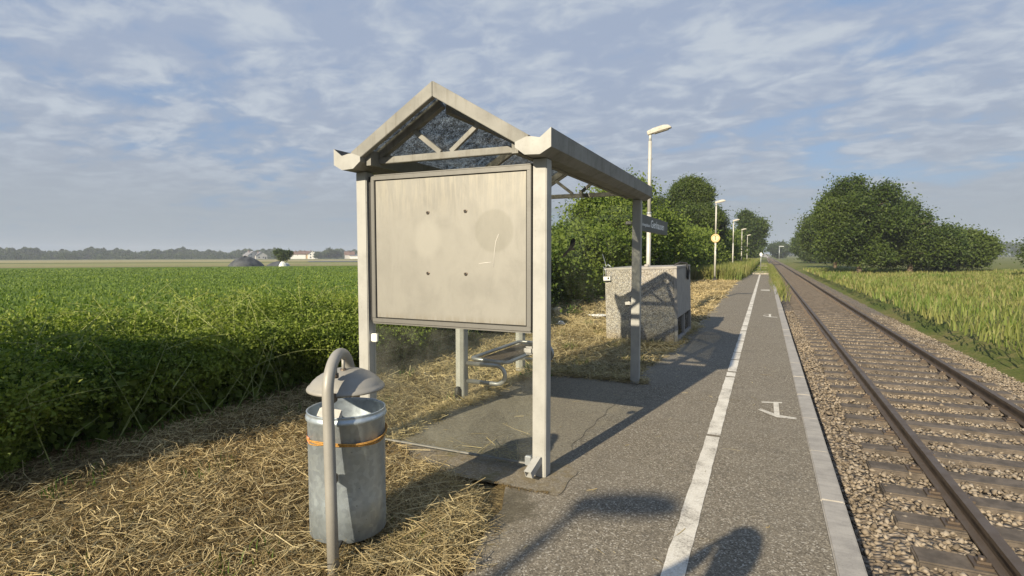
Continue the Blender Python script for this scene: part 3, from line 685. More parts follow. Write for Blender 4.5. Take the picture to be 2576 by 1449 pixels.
for a, b in (((XL + PW + 0.001, fy + 0.028, fz0 + 0.01), (fx0 - 0.012, fy + 0.05, fz1)), ((fx1 + 0.003, fy + 0.028, fz0 + 0.01), (XR - PW - 0.001, fy + 0.05, fz1))):
    mb = MB(); mb.box(a, b); sub(mb, 'gap_strip', MT['black'], bo)  # black strips stand in for the shade in the gaps between frame and posts
mb = MB(); mb.box((fx0 - 0.010, fy + 0.012, fz0), (fx0 - 0.002, fy + 0.05, fz1)); sub(mb, 'frame_rim', MT['alu'], bo)
for (x, z) in ((-2.349, 1.918), (-2.021, 1.919), (-2.352, 1.456), (-2.020, 1.455)):
    mb = MB(); n = 14
    ring = [(x + (0.016 + 0.003 * math.sin(3 * t)) * math.cos(t), fy + 0.0095, z + (0.016 + 0.003 * math.cos(2 * t)) * math.sin(t)) for t in [2 * PI * i / n for i in range(n)]]
    rin = [(x + 0.009 * math.cos(t), fy + 0.006, z + 0.009 * math.sin(t)) for t in [2 * PI * i / n for i in range(n)]]
    rc = [(x + 0.006 * math.cos(t), fy + 0.008, z + 0.006 * math.sin(t)) for t in [2 * PI * i / n for i in range(n)]]
    mb.add(ring + rin, [(i, (i + 1) % n, n + (i + 1) % n, n + i) for i in range(n)], 0)
    mb.add(rin + rc, [(i, (i + 1) % n, n + (i + 1) % n, n + i) for i in range(n)], 1)
    mb.add(rc, [tuple(range(n))], 1)
    sub(mb, 'bolt_hole', [MT['rail'], MT['black']], bo)
scr = MB()   # scratches in the sheet
for pts in ([(-1.748, 1.748), (-1.772, 1.695), (-1.783, 1.62), (-1.790, 1.515)], [(-1.912, 1.533), (-1.86, 1.541), (-1.806, 1.545)]):
    scr.tube([(x, fy + 0.0095, z) for x, z in pts], 0.0015, 5)
sub(scr, 'scratch', MT['paper'], bo)
# rain-water spout at the foot of the front right post: an open square tube
mb = MB(); A = Vector((-1.432, 3.569, 0.150)); B = Vector((-1.452, 3.435, 0.082)); d = (B - A).normalized(); s_ = d.cross(Vector((0, 0, 1))).normalized(); u_ = s_.cross(d)
def sq(c, h): return [c + s_ * a * h + u_ * b * h for a, b in ((-1, -1), (1, -1), (1, 1), (-1, 1))]
o1, o2, i2, i1 = sq(A, .027), sq(B, .027), sq(B, .023), sq(A, .023)
mb.add(o1 + o2 + i2 + i1, [(i + 4 * k, (i + 1) % 4 + 4 * k, (i + 1) % 4 + 4 * k + 4, i + 4 * k + 4) for k in range(3) for i in range(4)] + [(12, 13, 14, 15)])
part(mb, 'drain_spout', MT['steel'])

# bench
be = thing('bench', 'steel tube bench with mesh seat fixed to the rear posts inside the shelter', 'bench', (-2.92, 5.9, 0))
BO = Vector((-2.92, 5.9, 0))
def bpart(mb, name, mat, bevel=0):
    o = mb.build(name, mat, None, bevel); o.parent = be; o.matrix_parent_inverse = Matrix.Translation(-BO); return o
for yq in (5.19, 6.62):
    pts = [(-2.925, yq, 0.425)]
    R = 0.097
    pts += [(-2.56, yq, 0.425)] + [(-2.56 + R * math.sin(t), yq, 0.328 + R * math.cos(t)) for t in np.linspace(0.1, PI - 0.1, 14)] + [(-2.56, yq, 0.231), (-2.925, yq, 0.231)]
    mb = MB(); mb.tube(pts, 0.0225, 14); bpart(mb, 'bracket', MT['tube'])
mb = MB(); r = 0.06
fr = []
for (cx, cy, a0) in ((-2.52, 5.30, -PI / 2), (-2.52, 6.50, 0), (-2.84, 6.50, PI / 2), (-2.84, 5.30, PI)):
    for t in np.linspace(a0, a0 + PI / 2, 7): fr.append((cx + r * math.cos(t), cy + r * math.sin(t), 0.455 if cx > -2.7 else 0.468))
fr.append(fr[0]); mb.tube(fr, 0.02, 12); 
bpart(mb, 'seat_frame', MT['tube'])
mb = MB()
def seat_z(x): return 0.445 - 0.028 * math.sin(PI * np.clip((x + 2.89) / 0.42, 0, 1))
xs_ = np.linspace(-2.875, -2.475, 12)
for q in np.arange(5.26, 6.55, 0.022):
    mb.tube([(x, q, seat_z(x)) for x in xs_], 0.0064, 4, caps=False)
for x in np.linspace(-2.87, -2.48, 18):
    mb.tube([(x, 5.255, seat_z(x)), (x, 6.545, seat_z(x))], 0.006, 4, caps=False)
bpart(mb, 'mesh_seat', MT['rail'])

# ------------------------------------------------------------------ litter bin
BC = Vector((-2.062, 2.325, 0)); BR = 0.203
lb = thing('litter_bin', 'round galvanised litter bin with domed grey lid hanging from a bent pole', 'litter bin', (BC.x, BC.y, 0))
def lpart(mb, name, mat, bevel=0, parent=None, recalc=True):
    o = mb.build(name, mat, None, bevel, recalc)
    if parent is None: o.parent = lb; o.matrix_parent_inverse = Matrix.Translation(-BC)
    else: o.parent = parent
    return o
Pb = Vector((-1.893, 2.022, -0.05)); Pt = Vector((-1.955, 2.072, 0.905))
ad = Vector((BC.x - Pt.x, BC.y - Pt.y, 0)).normalized()
pts = [Pb, Pb.lerp(Pt, 0.5), Pt]; AR = 0.175
for t in np.linspace(0.15, PI, 22): pts.append(Pt + ad * (AR - AR * math.cos(t)) + Vector((0, 0, AR * math.sin(t) * 1.0)))
pts.append(pts[-1] + Vector((0, 0, -0.06)))
mb = MB(); mb.tube(pts, 0.0285, 20); lpart(mb, 'pole', MT['binpaint'])
cz0, cz1 = 0.098, 0.766
mb = MB()
prof = [(0.0, cz0 + 0.01), (BR - 0.01, cz0), (BR, cz0 + 0.006), (BR, 0.30), (BR + 0.0005, 0.719), (BR + 0.009, 0.726), (BR + 0.011, 0.736), (BR + 0.007, 0.746), (BR + 0.003, 0.750), (BR + 0.003, cz1 - 0.004), (BR + 0.006, cz1), (BR + 0.001, cz1 + 0.003), (BR - 0.004, cz1), (BR - 0.004, 0.754), (BR - 0.001, 0.736), (BR - 0.006, 0.714), (BR - 0.006, cz0 + 0.02), (0.0, cz0 + 0.016)]
mb.lathe(prof, (BC.x, BC.y, 0), 64); can = lpart(mb, 'can', MT['bin'])
LC = Vector((BC.x + 0.0, BC.y, 0.0)); lz = 0.886
mb = MB()
lp = [(0.0, 0.098), (0.03, 0.097), (0.07, 0.091), (0.10, 0.082), (0.13, 0.068), (0.155, 0.052), (0.175, 0.034), (0.186, 0.020), (0.190, 0.012), (0.200, 0.006), (0.206, -0.004), (0.205, -0.012), (0.202, -0.012), (0.198, -0.002), (0.186, 0.006), (0.17, 0.030), (0.15, 0.046), (0.11, 0.070), (0.07, 0.083), (0.0, 0.090)]
mb.lathe(lp, (LC.x, LC.y, lz), 64); lid = lpart(mb, 'lid', MT['binpaint'])
for k in (0.115, 0.235):
    q = Pt + ad * k; mb = MB(); h = math.sqrt(max(AR ** 2 - (AR - k) ** 2, 0)); mb.tube([(q.x, q.y, lz + 0.085), (q.x, q.y, 0.905 + h - 0.02)], 0.009, 10); lpart(mb, 'hanger_rod', MT['binpaint'])
    mb = MB(); mb.tube([(q.x, q.y, lz + 0.080), (q.x, q.y, lz + 0.104)], 0.016, 8); lpart(mb, 'nut', MT['rail'])
for z in (0.872, 0.47):   # stand-offs between pole and can / lid
    q = Pb.lerp(Pt, (z + .05) / .955); e = Vector((BC.x - q.x, BC.y - q.y, 0)).normalized()
    mb = MB(); mb.bar(q + e * 0.02, q + e * (0.10 if z > .7 else 0.078), 0.03, 0.045); lpart(mb, 'bracket', MT['rail'], 0.004)
mb = MB(); q = Pb.lerp(Pt, 0.18); e = Vector((BC.x - q.x, BC.y - q.y, 0)).normalized(); mb.bar(q + e * .02, Vector((BC.x, BC.y, 0.115)), 0.03, 0.012); lpart(mb, 'foot_bracket', MT['black'])
def band(z0, a0, a1, amp, rad, r, name, mat, n=40, k=1):
    mb = MB()
    for i in range(k):
        pts = [(BC.x + (rad + 0.002 * i) * math.cos(t), BC.y + (rad + 0.002 * i) * math.sin(t), z0 + amp * math.cos(t - 2.6) + 0.006 * (i - k / 2) * math.cos(3 * t + i)+ 0.003*i) for t in np.linspace(a0, a1, n)]
        mb.tube(pts, r, 6)
    return lpart(mb, name, mat)
band(0.628, -2.05, 1.5, 0.012, BR + 0.004, 0.0035, 'twine', MT['twine'], 50, 5)
mb = MB(); a = np.linspace(2.9, 4.28, 20); vs = []
for t in a:
    for dz, dr in ((-0.014, 0.0035), (0.014, 0.0045)): vs.append((BC.x + (BR + dr) * math.cos(t), BC.y + (BR + dr) * math.sin(t), 0.628 + dz + 0.012 * math.cos(t - 2.6) + 0.003 * math.sin(9 * t)))
mb.add(vs, [(2 * i, 2 * i + 1, 2 * i + 3, 2 * i + 2) for i in range(19)], 0, True); lpart(mb, 'tape', MT['coral'], recalc=False)
# rubbish inside
mb = MB(); Mx = Matrix.Translation((BC.x - 0.075, BC.y - 0.06, 0.685)) @ Matrix.Rotation(0.5, 4, 'Z') @ Matrix.Rotation(0.35, 4, 'X') @ Matrix.Rotation(0.2, 4, 'Y')
mb.box((-0.06, -0.045, -0.09), (0.06, 0.045, 0.07), 0, Mx)
o = mb.build('carton', MT['paper'], None, 0.006); tag(o, 'white paper carton thrown into the galvanised bin', 'carton')
mb = MB(); mb.lathe([(0, 0.60), (0.08, 0.597), (0.15, 0.59), (0.193, 0.575)], (BC.x, BC.y, -0.02), 24)
o = mb.build('rubbish', MT['oldslab'], None)
for vtx in o.data.vertices: vtx.co.z += 0.03 * math.sin(vtx.co.x * 60) * math.sin(vtx.co.y * 70)
tag(o, 'loose grey rubbish filling the galvanised bin', 'rubbish')

# ------------------------------------------------------------------ concrete box beyond the shelter
cbx = thing('concrete_box', 'large exposed aggregate concrete box standing in dry grass beyond the shelter', 'concrete box', (-1.385, 10.13, 0))
cbx.rotation_euler = (0, math.radians(-2.0), 0)
W_, D_, H_ = 1.30, 1.95, 1.395
mb = MB()
mb.box((-W_, 0, 0.464), (-0.06, D_, H_ - 0.045)); mb.box((-W_, 0.0, -0.1), (-0.45, D_, 0.464)); mb.box((-0.45, 0, -0.1), (-0.06, 0.058, 0.464)); mb.box((-0.45, D_ - 0.078, -0.1), (-0.06, D_, 0.464))
cb_body = mb.build('body', MT['agg'], cbx, 0.0)
mb = MB()
mb.box((-0.058, 0.0, 0.465), (0, D_, H_ - 0.045)); mb.box((-0.058, 0, -0.1), (0, 0.06, 0.463)); mb.box((-0.058, D_ - 0.08, -0.1), (0, D_, 0.463))
mb.box((-0.058, 0.90, 0.102), (0, 0.97, 0.463)); mb.box((-0.058, 0.062, -0.1), (0, D_ - 0.082, 0.10))
mb.build('side_panel', MT['conc'], cbx, 0.006)
mb = MB(); mb.box((-W_ - 0.01, -0.012, H_ - 0.043), (0.008, D_ + 0.01, H_)); mb.build('cover_slab', MT['conc'], cbx, 0.006)
mb = MB(); mb.box((-W_ - 0.03, -0.032, 1.145), (-W_ + 0.115, -0.020, 1.245)); tg = mb.build('tag_plate', MT['white'], cbx, 0.002)
mb = MB()
for a, b in (((-W_ - 0.03, 1.145), (-W_ + 0.115, 1.165)), ((-W_ - 0.03, 1.237), (-W_ + 0.115, 1.245)), ((-W_ - 0.03, 1.165), (-W_ - 0.022, 1.237)), ((-W_ + 0.107, 1.165), (-W_ + 0.115, 1.237)), ((-W_ + 0.055, 1.185), (-W_ + 0.085, 1.222))): mb.box((a[0], -0.035, a[1]), (b[0], -0.0325, b[1]))
mb.build('tag_border', MT['black'], tg)
mb = MB(); mb.tube([(-W_ + 0.02, -0.03, 1.245), (-W_ + 0.02, -0.03, 1.36), (-W_ - 0.02, -0.02, 1.42), (-W_ - 0.05, 0.1, 1.38), (-W_ - 0.03, 0.02, 1.25)], 0.006, 6)
mb.tube([(-W_ + 0.0, 0.05, 1.40), (-W_ + 0.06, 0.02, 1.46), (-W_ + 0.12, 0.0, 1.41)], 0.012, 6); mb.tube([(-W_, 0.1, 1.41), (-W_ - 0.05, 0.2, 1.52), (-W_ - 0.12, 0.3, 1.66)], 0.005, 5); mb.build('cable', MT['galv'], cbx)
mb = MB(); mb.tube([(-0.2, 1.1, 1.40), (-0.1, 1.2, 1.45), (0.02, 1.3, 1.43), (0.03, 1.25, 1.30), (0.03, 1.2, 1.18), (0.025, 1.35, 1.12), (0.03, 1.45, 1.28), (0.03, 1.3, 1.36)], 0.02, 8); mb.build('cable', MT['black'], cbx)
mb = MB(); mb.lathe([(0, 0), (0.05, 0.0), (0.045, 0.04), (0, 0.05)], (-0.62, 0.5, H_), 14); mb.build('lifting_boss', MT['conc'], cbx)

# ------------------------------------------------------------------ lamps
LX = -2.76
def make_lamp(loc, label):
    t = thing('street_lamp', label, 'street lamp', loc, 0, 'lamps along the platform')
    mb = MB(); mb.tube([(0, 0, 0.25), (0, 0, 2.67)], 0.056, 14); mb.tube([(0, 0, 2.67), (0, 0, 4.50)], [0.048, 0.044], 14); mb.tube([(0, 0, 4.50), (0, 0, 4.68)], 0.034, 12); pole = mb.build('pole', MT['lamp'], t)
    mb = MB(); mb.tube([(0, 0, 2.64), (0, 0, 2.69)], 0.061, 14); mb.build('joint_ring', MT['galv'], t)
    mb = MB(); mb.tube([(-0.07, 0, 4.05), (0.07, 0, 4.05)], 0.014, 8); mb.build('clamp_bolt', MT['galv'], t)
    mb = MB(); mb.box((-0.13, -0.13, -0.1), (0.13, 0.13, 0.17)); mb.tube([(0, 0, 0.17), (0, 0, 0.27)], [0.09, 0.065], 12); mb.build('foot', MT['black'], t, 0.015)
    # tapering housing tilted upwards over the platform
    rot = Matrix.Translation((-0.06, 0, 4.655)) @ Matrix.Rotation(math.radians(-13), 4, 'Y')
    sec = [(0.0, 0.055, 0.10), (0.18, 0.075, 0.125), (0.42, 0.085, 0.125), (0.54, 0.075, 0.09), (0.60, 0.06, 0.03)]
    vs = []
    for x, hw, h in sec: vs += [rot @ Vector((x, -hw, 0)), rot @ Vector((x, hw, 0)), rot @ Vector((x, hw * 1.1, h * .55)), rot @ Vector((x, hw * .75, h)), rot @ Vector((x, -hw * .75, h)), rot @ Vector((x, -hw * 1.1, h * .55))]
    fs = [(6 * i + j, 6 * i + (j + 1) % 6, 6 * i + 6 + (j + 1) % 6, 6 * i + 6 + j) for i in range(4) for j in range(6)] + [(0, 1, 2, 3, 4, 5), (24, 25, 26, 27, 28, 29)]
    mb = MB(); mb.add(vs, fs); hd = mb.build('lamp_head', MT['lamphead'], t, 0.006)
    mb = MB(); mb.box((0.16, -0.06, -0.022), (0.52, 0.06, -0.002), 0, rot); mb.build('diffuser', MT['oldslab'], hd, 0.006)
    return t
l1 = make_lamp((LX, 14.5, 0), 'nearest lamp post, holding the grey station name sign behind the concrete box')
for yq, lab in ((35.35, 'lamp post on a black foot carrying a round cream sign'), (55, 'plain pale lamp post in tall grass, first beyond the round sign'), (75, 'plain pale lamp post, second beyond the round sign, thin and distant'), (98, 'farthest and smallest pale lamp post, before the tree by the track'), (-6.4, 'lamp post standing behind the photographer, its shadow lies on the platform')):
    c = copy_tree(l1); c.location = (LX, yq, 0); c['label'] = lab

def text_mesh(name, body, size_w, size_h, mat, parent, M):
    cu = bpy.data.curves.new(name, 'FONT'); cu.body = body; cu.extrude = 0.0; cu.offset = 0.018
    ob = bpy.data.objects.new(name, cu); COL.objects.link(ob)
    dg = bpy.context.evaluated_depsgraph_get(); me = bpy.data.meshes.new_from_object(ob.evaluated_get(dg))
    COL.objects.unlink(ob); bpy.data.objects.remove(ob)
    co = np.array([v.co[:] for v in me.vertices]); mn, mx = co.min(0), co.max(0)
    for v in me.vertices:
        x = (v.co.x - mn[0]) / (mx[0] - mn[0]) * size_w; h = v.co.y * size_h
        v.co = M @ Vector((x, h, 0))
    me.name = name
    return link(name, me, mat, parent)
sg = MB(); sg.box((-0.025, -2.1, 2.15), (0.025, 2.05, 2.535)); sgo = sg.build('station_sign', MT['signgrey'], None, 0.004)
sgo.location = (-2.63, 14.44, 0)
tag(sgo, 'dark grey station name sign reading Genhausen fixed to the nearest lamp post', 'sign')
# text runs along +Y on the face that looks to +X
MTX = lambda y0, z0: Matrix(((0, 0, 1, 0.028), (1, 0, 0, y0), (0, 1, 0, z0), (0, 0, 0, 1)))
text_mesh('lettering', 'Genhausen', 1.93, 0.262, MT['signtext'], sgo, MTX(-0.50, 2.275))
text_mesh('lettering', 'Mönchengladbach', 1.32, 0.098, MT['signtext'], sgo, MTX(-1.90, 2.275))
# round sign on the second lamp
rs = thing('round_sign', 'round cream sign with dark ring and T symbol on lamp post', 'sign', (LX, 35.26, 2.59))
def disc(r0, r1, y0, y1, n=40):
    mb = MB()
    mb.prism([(r1 * math.cos(2 * PI * i / n), r1 * math.sin(2 * PI * i / n)) for i in range(n)], y0, y1) if r0 == 0 else None
    if r0:
        vs = [(r * math.cos(2 * PI * i / n), yq, r * math.sin(2 * PI * i / n)) for r, yq in ((r0, y0), (r1, y0), (r1, y1), (r0, y1)) for i in range(n)]
        mb.add(vs, [(k * n + i, k * n + (i + 1) % n, ((k + 1) % 4) * n + (i + 1) % n, ((k + 1) % 4) * n + i) for k in range(4) for i in range(n)])
    return mb
disc(0, 0.245, 0, 0.02).build('disc', MT['cream'], rs); disc(0.235, 0.252, -0.006, 0.024).build('rim', MT['orange'], rs); disc(0.18, 0.205, -0.006, -0.002).build('ring', MT['dgreen'], rs)
mb = MB(); mb.box((-0.02, -0.006, -0.13), (0.02, -0.002, 0.11)); mb.box((-0.085, -0.006, 0.112), (0.085, -0.002, 0.14)); mb.build('symbol', MT['dgreen'], rs)
rs.rotation_euler = (0, 0, 0)
# small white track sign
ws = thing('track_sign', 'small white oval sign on a thin post in the grass by the track', 'sign', (-0.42, 60, 0))
mb = MB(); mb.tube([(0, 0, 0), (0, 0, 1.75)], 0.03, 8); mb.build('post', MT['galv'], ws)
mb = MB(); mb.prism([(0.12 * math.cos(t), 1.62 + 0.19 * math.sin(t)) for t in np.linspace(0, 2 * PI, 20, endpoint=False)], -0.05, -0.032); mb.build('plate', MT['white'], ws)

# ------------------------------------------------------------------ vegetation
def ellipsoid_pts(n, c, r, shell=0.55):
    d = unit(rng.normal(size=(n, 3))); k = (shell + (1 - shell) * rng.random(n)) ** 0.6
    return np.array(c) + d * k[:, None] * np.array(r)
def crown_points(n, lobes, clump=0.3, per=30, cut=0.0):
    """lobes: list of (centre, radii); leaves gathered in clumps near the lobe surfaces"""
    vol = np.array([l[1][0] * l[1][1] * l[1][2] for l in lobes]) ** 0.67; vol /= vol.sum()
    P = []
    for (c, r), w in zip(lobes, vol):
        k = max(1, int(n * w / per)); cc = ellipsoid_pts(k, c, r, 0.35)
        q = np.repeat(cc, per, 0) + rng.normal(0, 1, (k * per, 3)) * clump * np.array([1, 1, 0.7]) * np.repeat(rng.uniform(.4, 1.7, (k, 1)), per, 0)
        P.append(q)
    P = np.concatenate(P); return P[P[:, 2] > cut]
def rnd_lobes(c, r, k, f=0.5, seed=0):
    g = np.random.default_rng(seed); L = [(c, (r[0] * .58, r[1] * .58, r[2] * .70))]
    for _ in range(k):
        d = g.normal(size=3); d /= np.linalg.norm(d); d[2] = d[2] * .9 + .08
        s = f * g.uniform(.45, 1.0)
        L.append(((c[0] + d[0] * r[0] * .74, c[1] + d[1] * r[1] * .74, c[2] + d[2] * r[2] * .78), (r[0] * s, r[1] * s, r[2] * s * .8)))
    return L
def limbs(mb, base, top, r0, n, spread, seed):
    g = random.Random(seed); b = Vector(base); t = Vector(top); m = b.lerp(t, .5) + Vector((g.uniform(-.1, .1), g.uniform(-.1, .1), 0)) * (t - b).length * .3
    mb.tube([b, m, t], [r0, r0 * .65, r0 * .2], 9)
    for i in range(n):
        k = g.uniform(.25, .85); s = b.lerp(m, k * 2) if k < .5 else m.lerp(t, k * 2 - 1); a = g.uniform(0, 2 * PI)
        e = s + Vector((math.cos(a) * spread[0], math.sin(a) * spread[1], g.uniform(.2, .8) * spread[2]))
        mb.tube([s, s.lerp(e, .5) + Vector((0, 0, .08 * spread[2])), e], [r0 * .4, r0 * .25, r0 * .07], 6)
def plant(name, label, cat, base, c, r, n, size, mat, seed, lobes=8, clump=.25, group=None, per=30, f=.5, trunk_r=.12, cut=.05, asp=.55):
    t = thing(name, label, cat, base, 0, group)
    lb_ = rnd_lobes(c, r, lobes, f, seed)
    P = crown_points(n, lb_, clump, per, cut)
    leaves('crown', P, size, MT[mat], t, 0.5, asp, np.array([[-.12, -.65, .1]]))
    mb = MB(); limbs(mb, (0, 0, -.1), (c[0], c[1], c[2] + r[2] * .5), trunk_r, 9, (r[0] * .7, r[1] * .7, r[2] * .6), seed); mb.build('trunk' if cat == 'tree' else 'stems', MT['bark'], t, recalc=False)
    return t

def hedge():
    t = thing('hedge', 'low tangled bramble hedge with dark shaded side at the edge of the green field', 'hedge', (-5.9, 4, 0))
    n = 210000
    y = rng.uniform(-2.5, 11.5, n); face = -4.72 + 0.22 * np.sin(y * 1.3) + 0.12 * np.sin(y * 3.7 + 1) + np.clip(y - 6.5, 0, 9) * .06
    u = rng.random(n)
    # u<0.45 top surface, else front face
    topx = face - rng.random(n) ** 1.1 * 3.0
    h = np.interp(-(topx - face), [0, 0.15, 0.6, 1.6, 3.0], [0.50, 0.66, 0.78, 0.88, 0.70]) + 0.07 * np.sin(y * 2.1 + topx * 1.7) + 0.06 * np.sin(y * 5.3 - topx * 3)
    z_top = h - np.abs(rng.normal(0, 0.10, n))
    fz = rng.random(n) ** 0.9 * (0.72 + 0.1 * np.sin(y * 2.1)); bulge = 0.16 * np.sin(np.clip(fz / .75, 0, 1) * PI * .9) 
    fx = face + bulge - 0.42 - np.abs(rng.normal(0, 0.16, n)) + 0.07 * np.sin(y * 7 + fz * 9)
    top = u < 0.55
    X = np.where(top, topx, fx); Z = np.where(top, z_top, fz)
    # clumpiness: pull leaves to clump centres
    P = np.stack([X + 5.9, y - 4, Z], 1)
    d = np.hypot(X, y); size = np.where(d < 8, 0.038, 0.050)
    keep = Z > 0.03
    leaves('foliage', P[keep], size[keep], MT['hedge'], t, 0.7, 0.55, np.array([[-.15, -.4, 0]]))
    # loose sprays standing out of the top
    k = 900; cy = rng.uniform(-2, 10.5, k); cx = -4.8 - rng.random(k) * 2.6; cz = np.interp(-(cx + 4.75), [0, .15, .6, 1.6, 3], [.55, .70, .82, .94, .74]) + 0.07 * np.sin(cy * 2.1 + cx * 1.7)
    Q = np.repeat(np.stack([cx + 5.9, cy - 4, cz], 1), 22, 0) + rng.normal(0, .055, (k * 22, 3)) * np.array([1, 1, 1.4])
    leaves('foliage', Q, 0.036, MT['hedge'], t, 0.5, 0.5)
    # long arching sprays with leaves strung along them
    g = random.Random(11); mb = MB(); LP = []
    for i in range(230):
        yq = g.uniform(-1.5, 9.5); xx = g.uniform(-7.2, -4.75); z0 = float(np.interp(-(xx + 4.72), [0, .15, .6, 1.6, 3.0], [.50, .62, .75, .84, .66]))
        a = g.uniform(0, 2 * PI); L_ = g.uniform(.25, .7); hgt = g.uniform(.16, .42)
        p0 = np.array([xx + 5.9, yq - 4, z0]); dv = np.array([math.cos(a), math.sin(a), 0]) * L_; dr = g.uniform(.2, 1.1)
        pts = [p0 + dv * q + np.array([0, 0, hgt * (1.6 * q - dr * q * q)]) for q in np.linspace(0, 1, 9)]
        mb.tube(pts, [.0042 - .0028 * q for q in np.linspace(0, 1, 9)], 5)
        for q in pts[2:]:
            for _ in range(3): LP.append(q + rng.normal(0, .022, 3))
    leaves('spray_leaves', np.array(LP), .042, MT['sprayleaf'], t, .5, .5); mb.build('sprays', MT['spraystem'], t, recalc=False)
    mb = MB(); g = random.Random(5)
    for i in range(90):
        yq = g.uniform(-1.5, 10); xx = g.uniform(-7.0, -4.65); z0 = .42 if xx > -5 else .70
        a = g.uniform(0, 2 * PI); L_ = g.uniform(.4, 1.1); hgt = g.uniform(.1, .36)
        p0 = Vector((xx + 5.9, yq - 4, z0)); dv = Vector((math.cos(a), math.sin(a), 0)) * L_
        w_ = Vector((-dv.y, dv.x, 0)) * g.uniform(-.3, .3); mb.tube([p0 + dv * q + w_ * math.sin(PI * q) + Vector((0, 0, hgt * (1 - (1 - 1.25 * q) ** 2))) for q in np.linspace(0, 1, 9)], [.0034 - .0023 * q for q in np.linspace(0, 1, 9)], 5)
    for i in range(160):
        yq = g.uniform(-1.5, 10); xx = g.uniform(-5.4, -4.55)
        p0 = Vector((xx + 5.9, yq - 4, 0)); e = p0 + Vector((g.uniform(-.4, .25), g.uniform(-.5, .5), g.uniform(.25, .85)))
        mb.tube([p0, p0.lerp(e, .5) + Vector((g.uniform(-.1, .1), 0, .05)), e], [.004, .0034, .002], 5)
    mb.build('stems', MT['stem'], t, recalc=False)
    # dense dark inside of the hedge: leafy twigs close to the ground
    n2 = 40000; P2 = np.stack([-5.02 - rng.random(n2) * 1.6 + 5.9, rng.uniform(-2.5, 11.5, n2) - 4, rng.random(n2) * .62], 1)
    leaves('inner_foliage', P2, 0.10, MT['bush'], t, 0.3, 0.7)
hedge()

plant('bush', 'unseen bush added left of the photographer to shade the hedge face', 'bush', (-5.55, .3, 0), (0, 0, 1.2), (.62, .95, 1.25), 50000, .075, 'bush', 99, 9, .14, 'bushes along the platform back', 28, .5, .06)  # added out of view so that its shadow darkens the lower hedge face
bushes = [  # x, y, height, rx, ry, label
    (-6.35, 12.6, 1.95, 1.35, 2.2, 'broad low bush right behind the shelter bench, beyond the hedge'),
    (-6.45, 17.0, 2.4, 1.4, 2.3, 'rounded bush with the bird sticker before it in the far shelter glass'),
    (-6.4, 20.3, 2.7, 1.4, 1.8, 'bush between the bird sticker and the far shelter post'),
    (-6.4, 24.3, 4.4, 1.6, 1.9, 'tall bush behind the tie bar of the far gable'),
    (-6.4, 29.2, 5.7, 1.8, 2.2, 'highest bush whose tip shows above the shelter gutter'),
    (-6.2, 34.0, 4.1, 1.8, 2.3, 'dark bush behind the station name sign'),
    (-5.9, 39.5, 3.4, 1.8, 2.6, 'bush just right of the nearest lamp post'),
    (-6.0, 45.0, 3.9, 1.9, 2.9, 'leafy bush at the foot of the tallest tree'),
    (-6.0, 52.0, 3.5, 2.0, 3.0, 'bush behind the round sign post'),
    (-5.4, 64.0, 4.0, 2.2, 5.0, 'bush between the round sign post and the next lamp'),
    (-5.5, 78.0, 4.6, 2.2, 5.5, 'bush behind the thin distant lamp posts'),
]
for i, (x, yq, h, rx, ry, lab) in enumerate(bushes):
    dist = math.hypot(x, yq); sz = 0.055 + 0.0035 * dist
    n = int(52000 * (1.0 if yq < 30 else .6))
    plant('bush', lab, 'bush', (x, yq, 0), (0, 0, h * .47), (rx, ry, h * .53), n, sz, 'bush', 20 + i, 11, .17 + .004 * dist, 'bushes along the platform back', 28, .5, .07)
plant('broadleaf_tree', 'tallest dark green broadleaf tree behind the lamp posts', 'tree', (-7.1, 58, 0), (0, 0, 4.55), (3.8, 3.4, 4.25), 160000, 0.19, 'tree', 3, 18, .26, 'trees along the railway', 26, .5, .28, .6)
plant('broadleaf_tree', 'narrow dark tree beside the track, behind the last lamp posts', 'tree', (-3.35, 116, 0), (0, 0, 5.1), (2.85, 3.2, 4.8), 60000, 0.34, 'tree', 9, 12, .45, 'trees along the railway', 24, .5, .3, .6)
plant('broadleaf_tree', 'low dark tree at the left of the track below the narrow tree', 'tree', (-3.4, 165, 0), (0, 0, 4.6), (2.7, 4.5, 4.3), 24000, 0.55, 'tree', 14, 9, .5, 'trees along the railway', 24, .5, .3, .6)
plant('broadleaf_tree', 'far grey green tree just right of the track end', 'tree', (5.6, 300, -.3), (0, 0, 4.2), (4.2, 5, 4.0), 16000, 0.85, 'fartree', 15, 9, .8, 'trees along the railway', 24, .5, .4, .3)
# trees and bushes on the other side of the track
for i, (x, yq, h, rx, lab) in enumerate(((8.2, 62, 9.6, 4.0, 'tallest broad tree across the track'), (13.0, 66, 7.6, 3.6, 'rounded tree across the track just right of the tallest one'), (22.5, 58, 5.2, 3.4, 'low wide tree across the track, rightmost'), (9.0, 90, 9.0, 4.0, 'tree across the track half hidden left of the tallest one'), (17.5, 72, 4.6, 3.4, 'small bushy tree across the track between two larger ones'), (11, 140, 9.0, 5.0, 'distant tree across the track near the far grey one'))):
    plant('broadleaf_tree', lab, 'tree', (x, yq, -.3), (0, 0, h * .47), (rx, rx, h * .53), 75000, 0.11 + .0019 * yq, 'tree', 40 + i, 14, .24 + .0014 * yq, 'trees across the railway', 26, .5, .25, .2)

